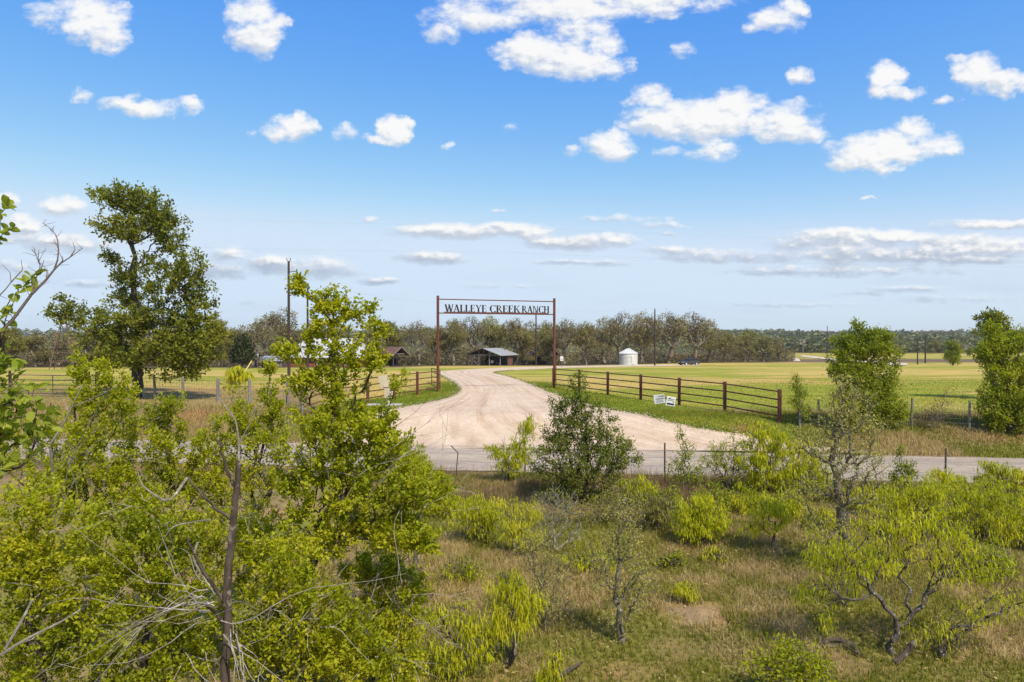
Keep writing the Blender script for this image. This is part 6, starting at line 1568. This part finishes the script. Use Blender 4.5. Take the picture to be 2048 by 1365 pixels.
def grasses():
    rg = np.random.default_rng(101)
    # foreground clearing: denser towards the camera, in tufts
    n = 340000
    d = 7.8 + 13.6 * rg.uniform(0, 1, n) ** .85; px = np.where(rg.uniform(0, 1, n) < .9, rg.uniform(380, 2120, n), 2100 + np.abs(rg.normal(0, 420, n))); x = (px - 1024) / F * d; y = d
    tf = 0.13; x = x + rg.normal(0, .02, n); cx = np.round(x / tf) * tf; cy = np.round(y / tf) * tf; j = .34
    x = x + (cx + .05 * np.sin(37 * cx + 11 * cy) - x) * j; y = y + (cy + .05 * np.sin(23 * cx - 31 * cy) - y) * j
    r = y + .125 * x; ok = (r < 21.55) & (x > -4.5)
    q = at(1395, 1228); dm = np.hypot((x - q[0]) / .56, (y - q[1]) / .46); ok &= (dm > .6 + .8 * vnoise(x, y, 5., 3)) | (rg.uniform(0, 1, n) < .22)
    for (px_, py_, s) in ((1350, 1300, .4), (1700, 1330, .3), (1260, 1345, .3)):
        q = at(px_, py_); ok &= (np.hypot(x - q[0], y - q[1]) > s) | (rg.uniform(0, 1, n) < .35)
    x, y = x[ok], y[ok]; n = len(x); n1 = vnoise(x, y, .9, 1); n2 = vnoise(x, y, 2.6, 2)
    green = smooth((n1 * .6 + n2 * .4 - .36) / .3)
    n6 = vnoise(x, y, 7., 41); tint = np.clip(.74 - .55 * green + .5 * (n6 - .5) + rg.normal(0, .26, n), 0, 1); h = (.05 + .07 * rg.uniform(0, 1, n) + .09 * n2 * rg.uniform(0, 1, n)) * (.8 + .5 * (1 - green))
    blades('meadow_grass', x, y, h, .007 + .006 * rg.uniform(0, 1, n), M_grass, tint, rg, .75)
    # litter: dry leaves, straw and short sticks lying about
    m_ = 15000; d_ = 7.9 + 12.5 * rg.uniform(0, 1, m_) ** .9; px = rg.uniform(650, 2100, m_); X_ = (px - 1024) / F * d_; Y_ = d_; ok = (vnoise(X_, Y_, 1.7, 55) > rg.uniform(.25, .7, m_)) & (Y_ + .125 * X_ < 21.4); X_, Y_ = X_[ok], Y_[ok]; m_ = len(X_)
    q_ = np.c_[X_, Y_, T(X_, Y_) + rg.uniform(.01, .07, m_)]; dv = rg.normal(0, 1, (m_, 3)) * (1, 1, .25); ln = np.where(rg.uniform(0, 1, m_) < .35, .16, .05)[:, None] * rg.uniform(.6, 1.4, (m_, 1)); wd = np.where(ln[:, 0] > .09, .009, .026)
    o_ = q_[0].copy(); me_ = leaves_mesh('dry_litter', q_ - o_, dv, ln, wd[:, None], rg, np.clip(rg.normal(.75, .2, m_), 0, 1)); tag(obj('dry_litter', me_, M_grass, None, o_), kind='stuff')
    # dry tall weeds in drifts near the road fence
    n = 26000; px = rg.uniform(700, 1500, n); r = rg.uniform(16.3, 21.5, n); u = (px - 1024) / F; d = r / (1 + .125 * u); x = u * d; y = d
    w = vnoise(x, y, 1.1, 21) * smooth((r - 16.5) / 2.5); ok = w > rg.uniform(.28, .75, n); x, y = x[ok], y[ok]
    blades('dry_weeds', x, y, .22 + .36 * rg.uniform(0, 1, len(x)) * vnoise(x, y, 1.1, 21), np.full(len(x), .007), M_weed, np.clip(rg.normal(.45, .25, len(x)), 0, 1), rg, .3)
    n = 14000; px = rg.uniform(1250, 2100, n); r = rg.uniform(12., 21.5, n); u = (px - 1024) / F; d = r / (1 + .125 * u); x = u * d; y = d
    w = vnoise(x, y, 1.6, 23); ok = w > rg.uniform(.5, .85, n); x, y = x[ok], y[ok]
    blades('dry_weeds', x, y, .12 + .28 * rg.uniform(0, 1, len(x)), np.full(len(x), .006), M_weed, np.clip(rg.normal(.6, .25, len(x)), 0, 1), rg, .5)
    # verge beyond the road
    n = 105000; px = np.where(rg.uniform(0, 1, n) < .86, rg.uniform(-80, 2130, n), 1024 + np.sign(rg.normal(0, 1, n)) * (1090 + np.abs(rg.normal(0, 350, n)))); r = rg.uniform(26.35, 32.5, n); u = (px - 1024) / F; d = r / (1 + .125 * u); x = u * d; y = d
    ok = ~drive_mask(x, y); x, y, r = x[ok], y[ok], r[ok]; n = len(x)
    lw = lawn_zone(x, y); n1 = vnoise(x, y, .9, 1); dry = smooth((.62 - n1) / .3) * (1 - lw); dry = np.maximum(dry, smooth((x + 7) / -3) * .8)
    tint = np.clip(.15 + .7 * dry + rg.normal(0, .15, n), 0, 1); h = (.07 + .12 * rg.uniform(0, 1, n)) * (1 + .9 * dry) * (1 - .45 * lw)
    blades('verge_grass', x, y, h, .014 + .012 * rg.uniform(0, 1, n), M_grass, tint, rg, .55)
    # short green lawn round the gateway
    n = 150000; x = rg.uniform(-13, 14, n); y = rg.uniform(26, 58, n); lw = lawn_zone(x, y); ok = (lw > rg.uniform(.05, .9, n)) & ~drive_mask(x, y); x, y = x[ok], y[ok]; n = len(x)
    blades('lawn_grass', x, y, .05 + .07 * rg.uniform(0, 1, n), .016 + .012 * rg.uniform(0, 1, n), M_lawn, np.clip(rg.normal(.4, .22, n) + .5 * (vnoise(x, y, .5, 31) - .5), 0, 1), rg, .5)
    # ragged tufts creeping over the gravel edges
    e = np.vstack((DL[14:84], DR[14:84])); k = rg.integers(0, len(e), 9000); c = e[k] + rg.normal(0, .16, (9000, 2)); 
    blades('edge_grass', c[:, 0], c[:, 1], .05 + .08 * rg.uniform(0, 1, 9000), np.full(9000, .02), M_lawn, np.clip(rg.normal(.3, .2, 9000), 0, 1), rg, .6, .02)
    # hay field, coarse tufts that thin out with distance
    n = 110000; d = 31 + 42 * rg.uniform(0, 1, n) ** 1.4; px = np.where(rg.uniform(0, 1, n) < .9, rg.uniform(-60, 2100, n), 1024 + np.sign(rg.normal(0, 1, n)) * (1060 + np.abs(rg.normal(0, 350, n)))); x = (px - 1024) / F * d; y = d
    r = y + .125 * x; ok = ~drive_mask(x, y) & (r > 31.5) & (lawn_zone(x, y) < .5); x, y, d = x[ok], y[ok], d[ok]; n = len(x)
    n3 = vnoise(x, y * 2.2, .06, 3); n4 = vnoise(x, y * 3, .22, 5); dry = smooth((n3 * .55 + n4 * .45 - .36) / .3)
    blades('hay_grass', x, y, (.035 + .06 * rg.uniform(0, 1, n)) * np.clip((76 - d) / 25, .3, 1), (.012 + .014 * rg.uniform(0, 1, n)) * (.6 + d / 45), M_hay, np.clip(.1 + .75 * dry + rg.normal(0, .18, n), 0, 1), rg, .6)
grasses()
def loose_stones():
    rg = np.random.default_rng(303); n = 5200
    e = np.vstack((DL[:80], DR[:80])); k = rg.integers(0, len(e), n); c = e[k] + rg.normal(0, .22, (n, 2))
    k2 = n // 2; t = rg.uniform(0, 1, k2)[:, None]; j = rg.integers(0, 75, k2); c[:k2] = DL[j] + (DR[j] - DL[j]) * t
    r = c[:, 1] + .125 * c[:, 0]; c = c[r > 25.9]; n = len(c)
    s = rg.lognormal(-4.05, .4, n)[:, None]; z = T(c[:, 0], c[:, 1]) + .05
    p = np.c_[c, z]; q = rg.uniform(.7, 1.3, (n, 5, 1))
    base = np.array(((1, 0, -.3), (0, 1, -.3), (-1, 0, -.3), (0, -1, -.3), (.1, .1, .6)))[None] * s[:, None] * q
    V = (p[:, None] + base); o = p[0].copy(); i = np.arange(n)[:, None] * 5
    me = mesh_from('loose_stones', V.reshape(-1, 3) - o, [i + np.array(f) for f in ((0, 1, 4), (1, 2, 4), (2, 3, 4), (3, 0, 4))])
    tag(obj('loose_stones', me, m_simple('limestone_chips', (.42, .33, .24), (.66, .56, .44), 3, .95), None, o), kind='stuff')
loose_stones()

# ================================================================== air
def haze():
    z0, z1 = -13.0, 34.0
    mb = MB().box((0, 900, (z0 + z1) / 2), (3700, 2080, z1 - z0))
    t = NT('haze_air'); v = t.n('ShaderNodeVolumePrincipled'); v.inputs['Color'].default_value = (.92, .94, .96, 1); v.inputs['Density'].default_value = HAZE; v.inputs['Anisotropy'].default_value = .2
    t.l(v.outputs[0], t.out.inputs['Volume'])
    tag(mb.build('haze', t.m), kind='stuff')
HAZE = .00014
haze()
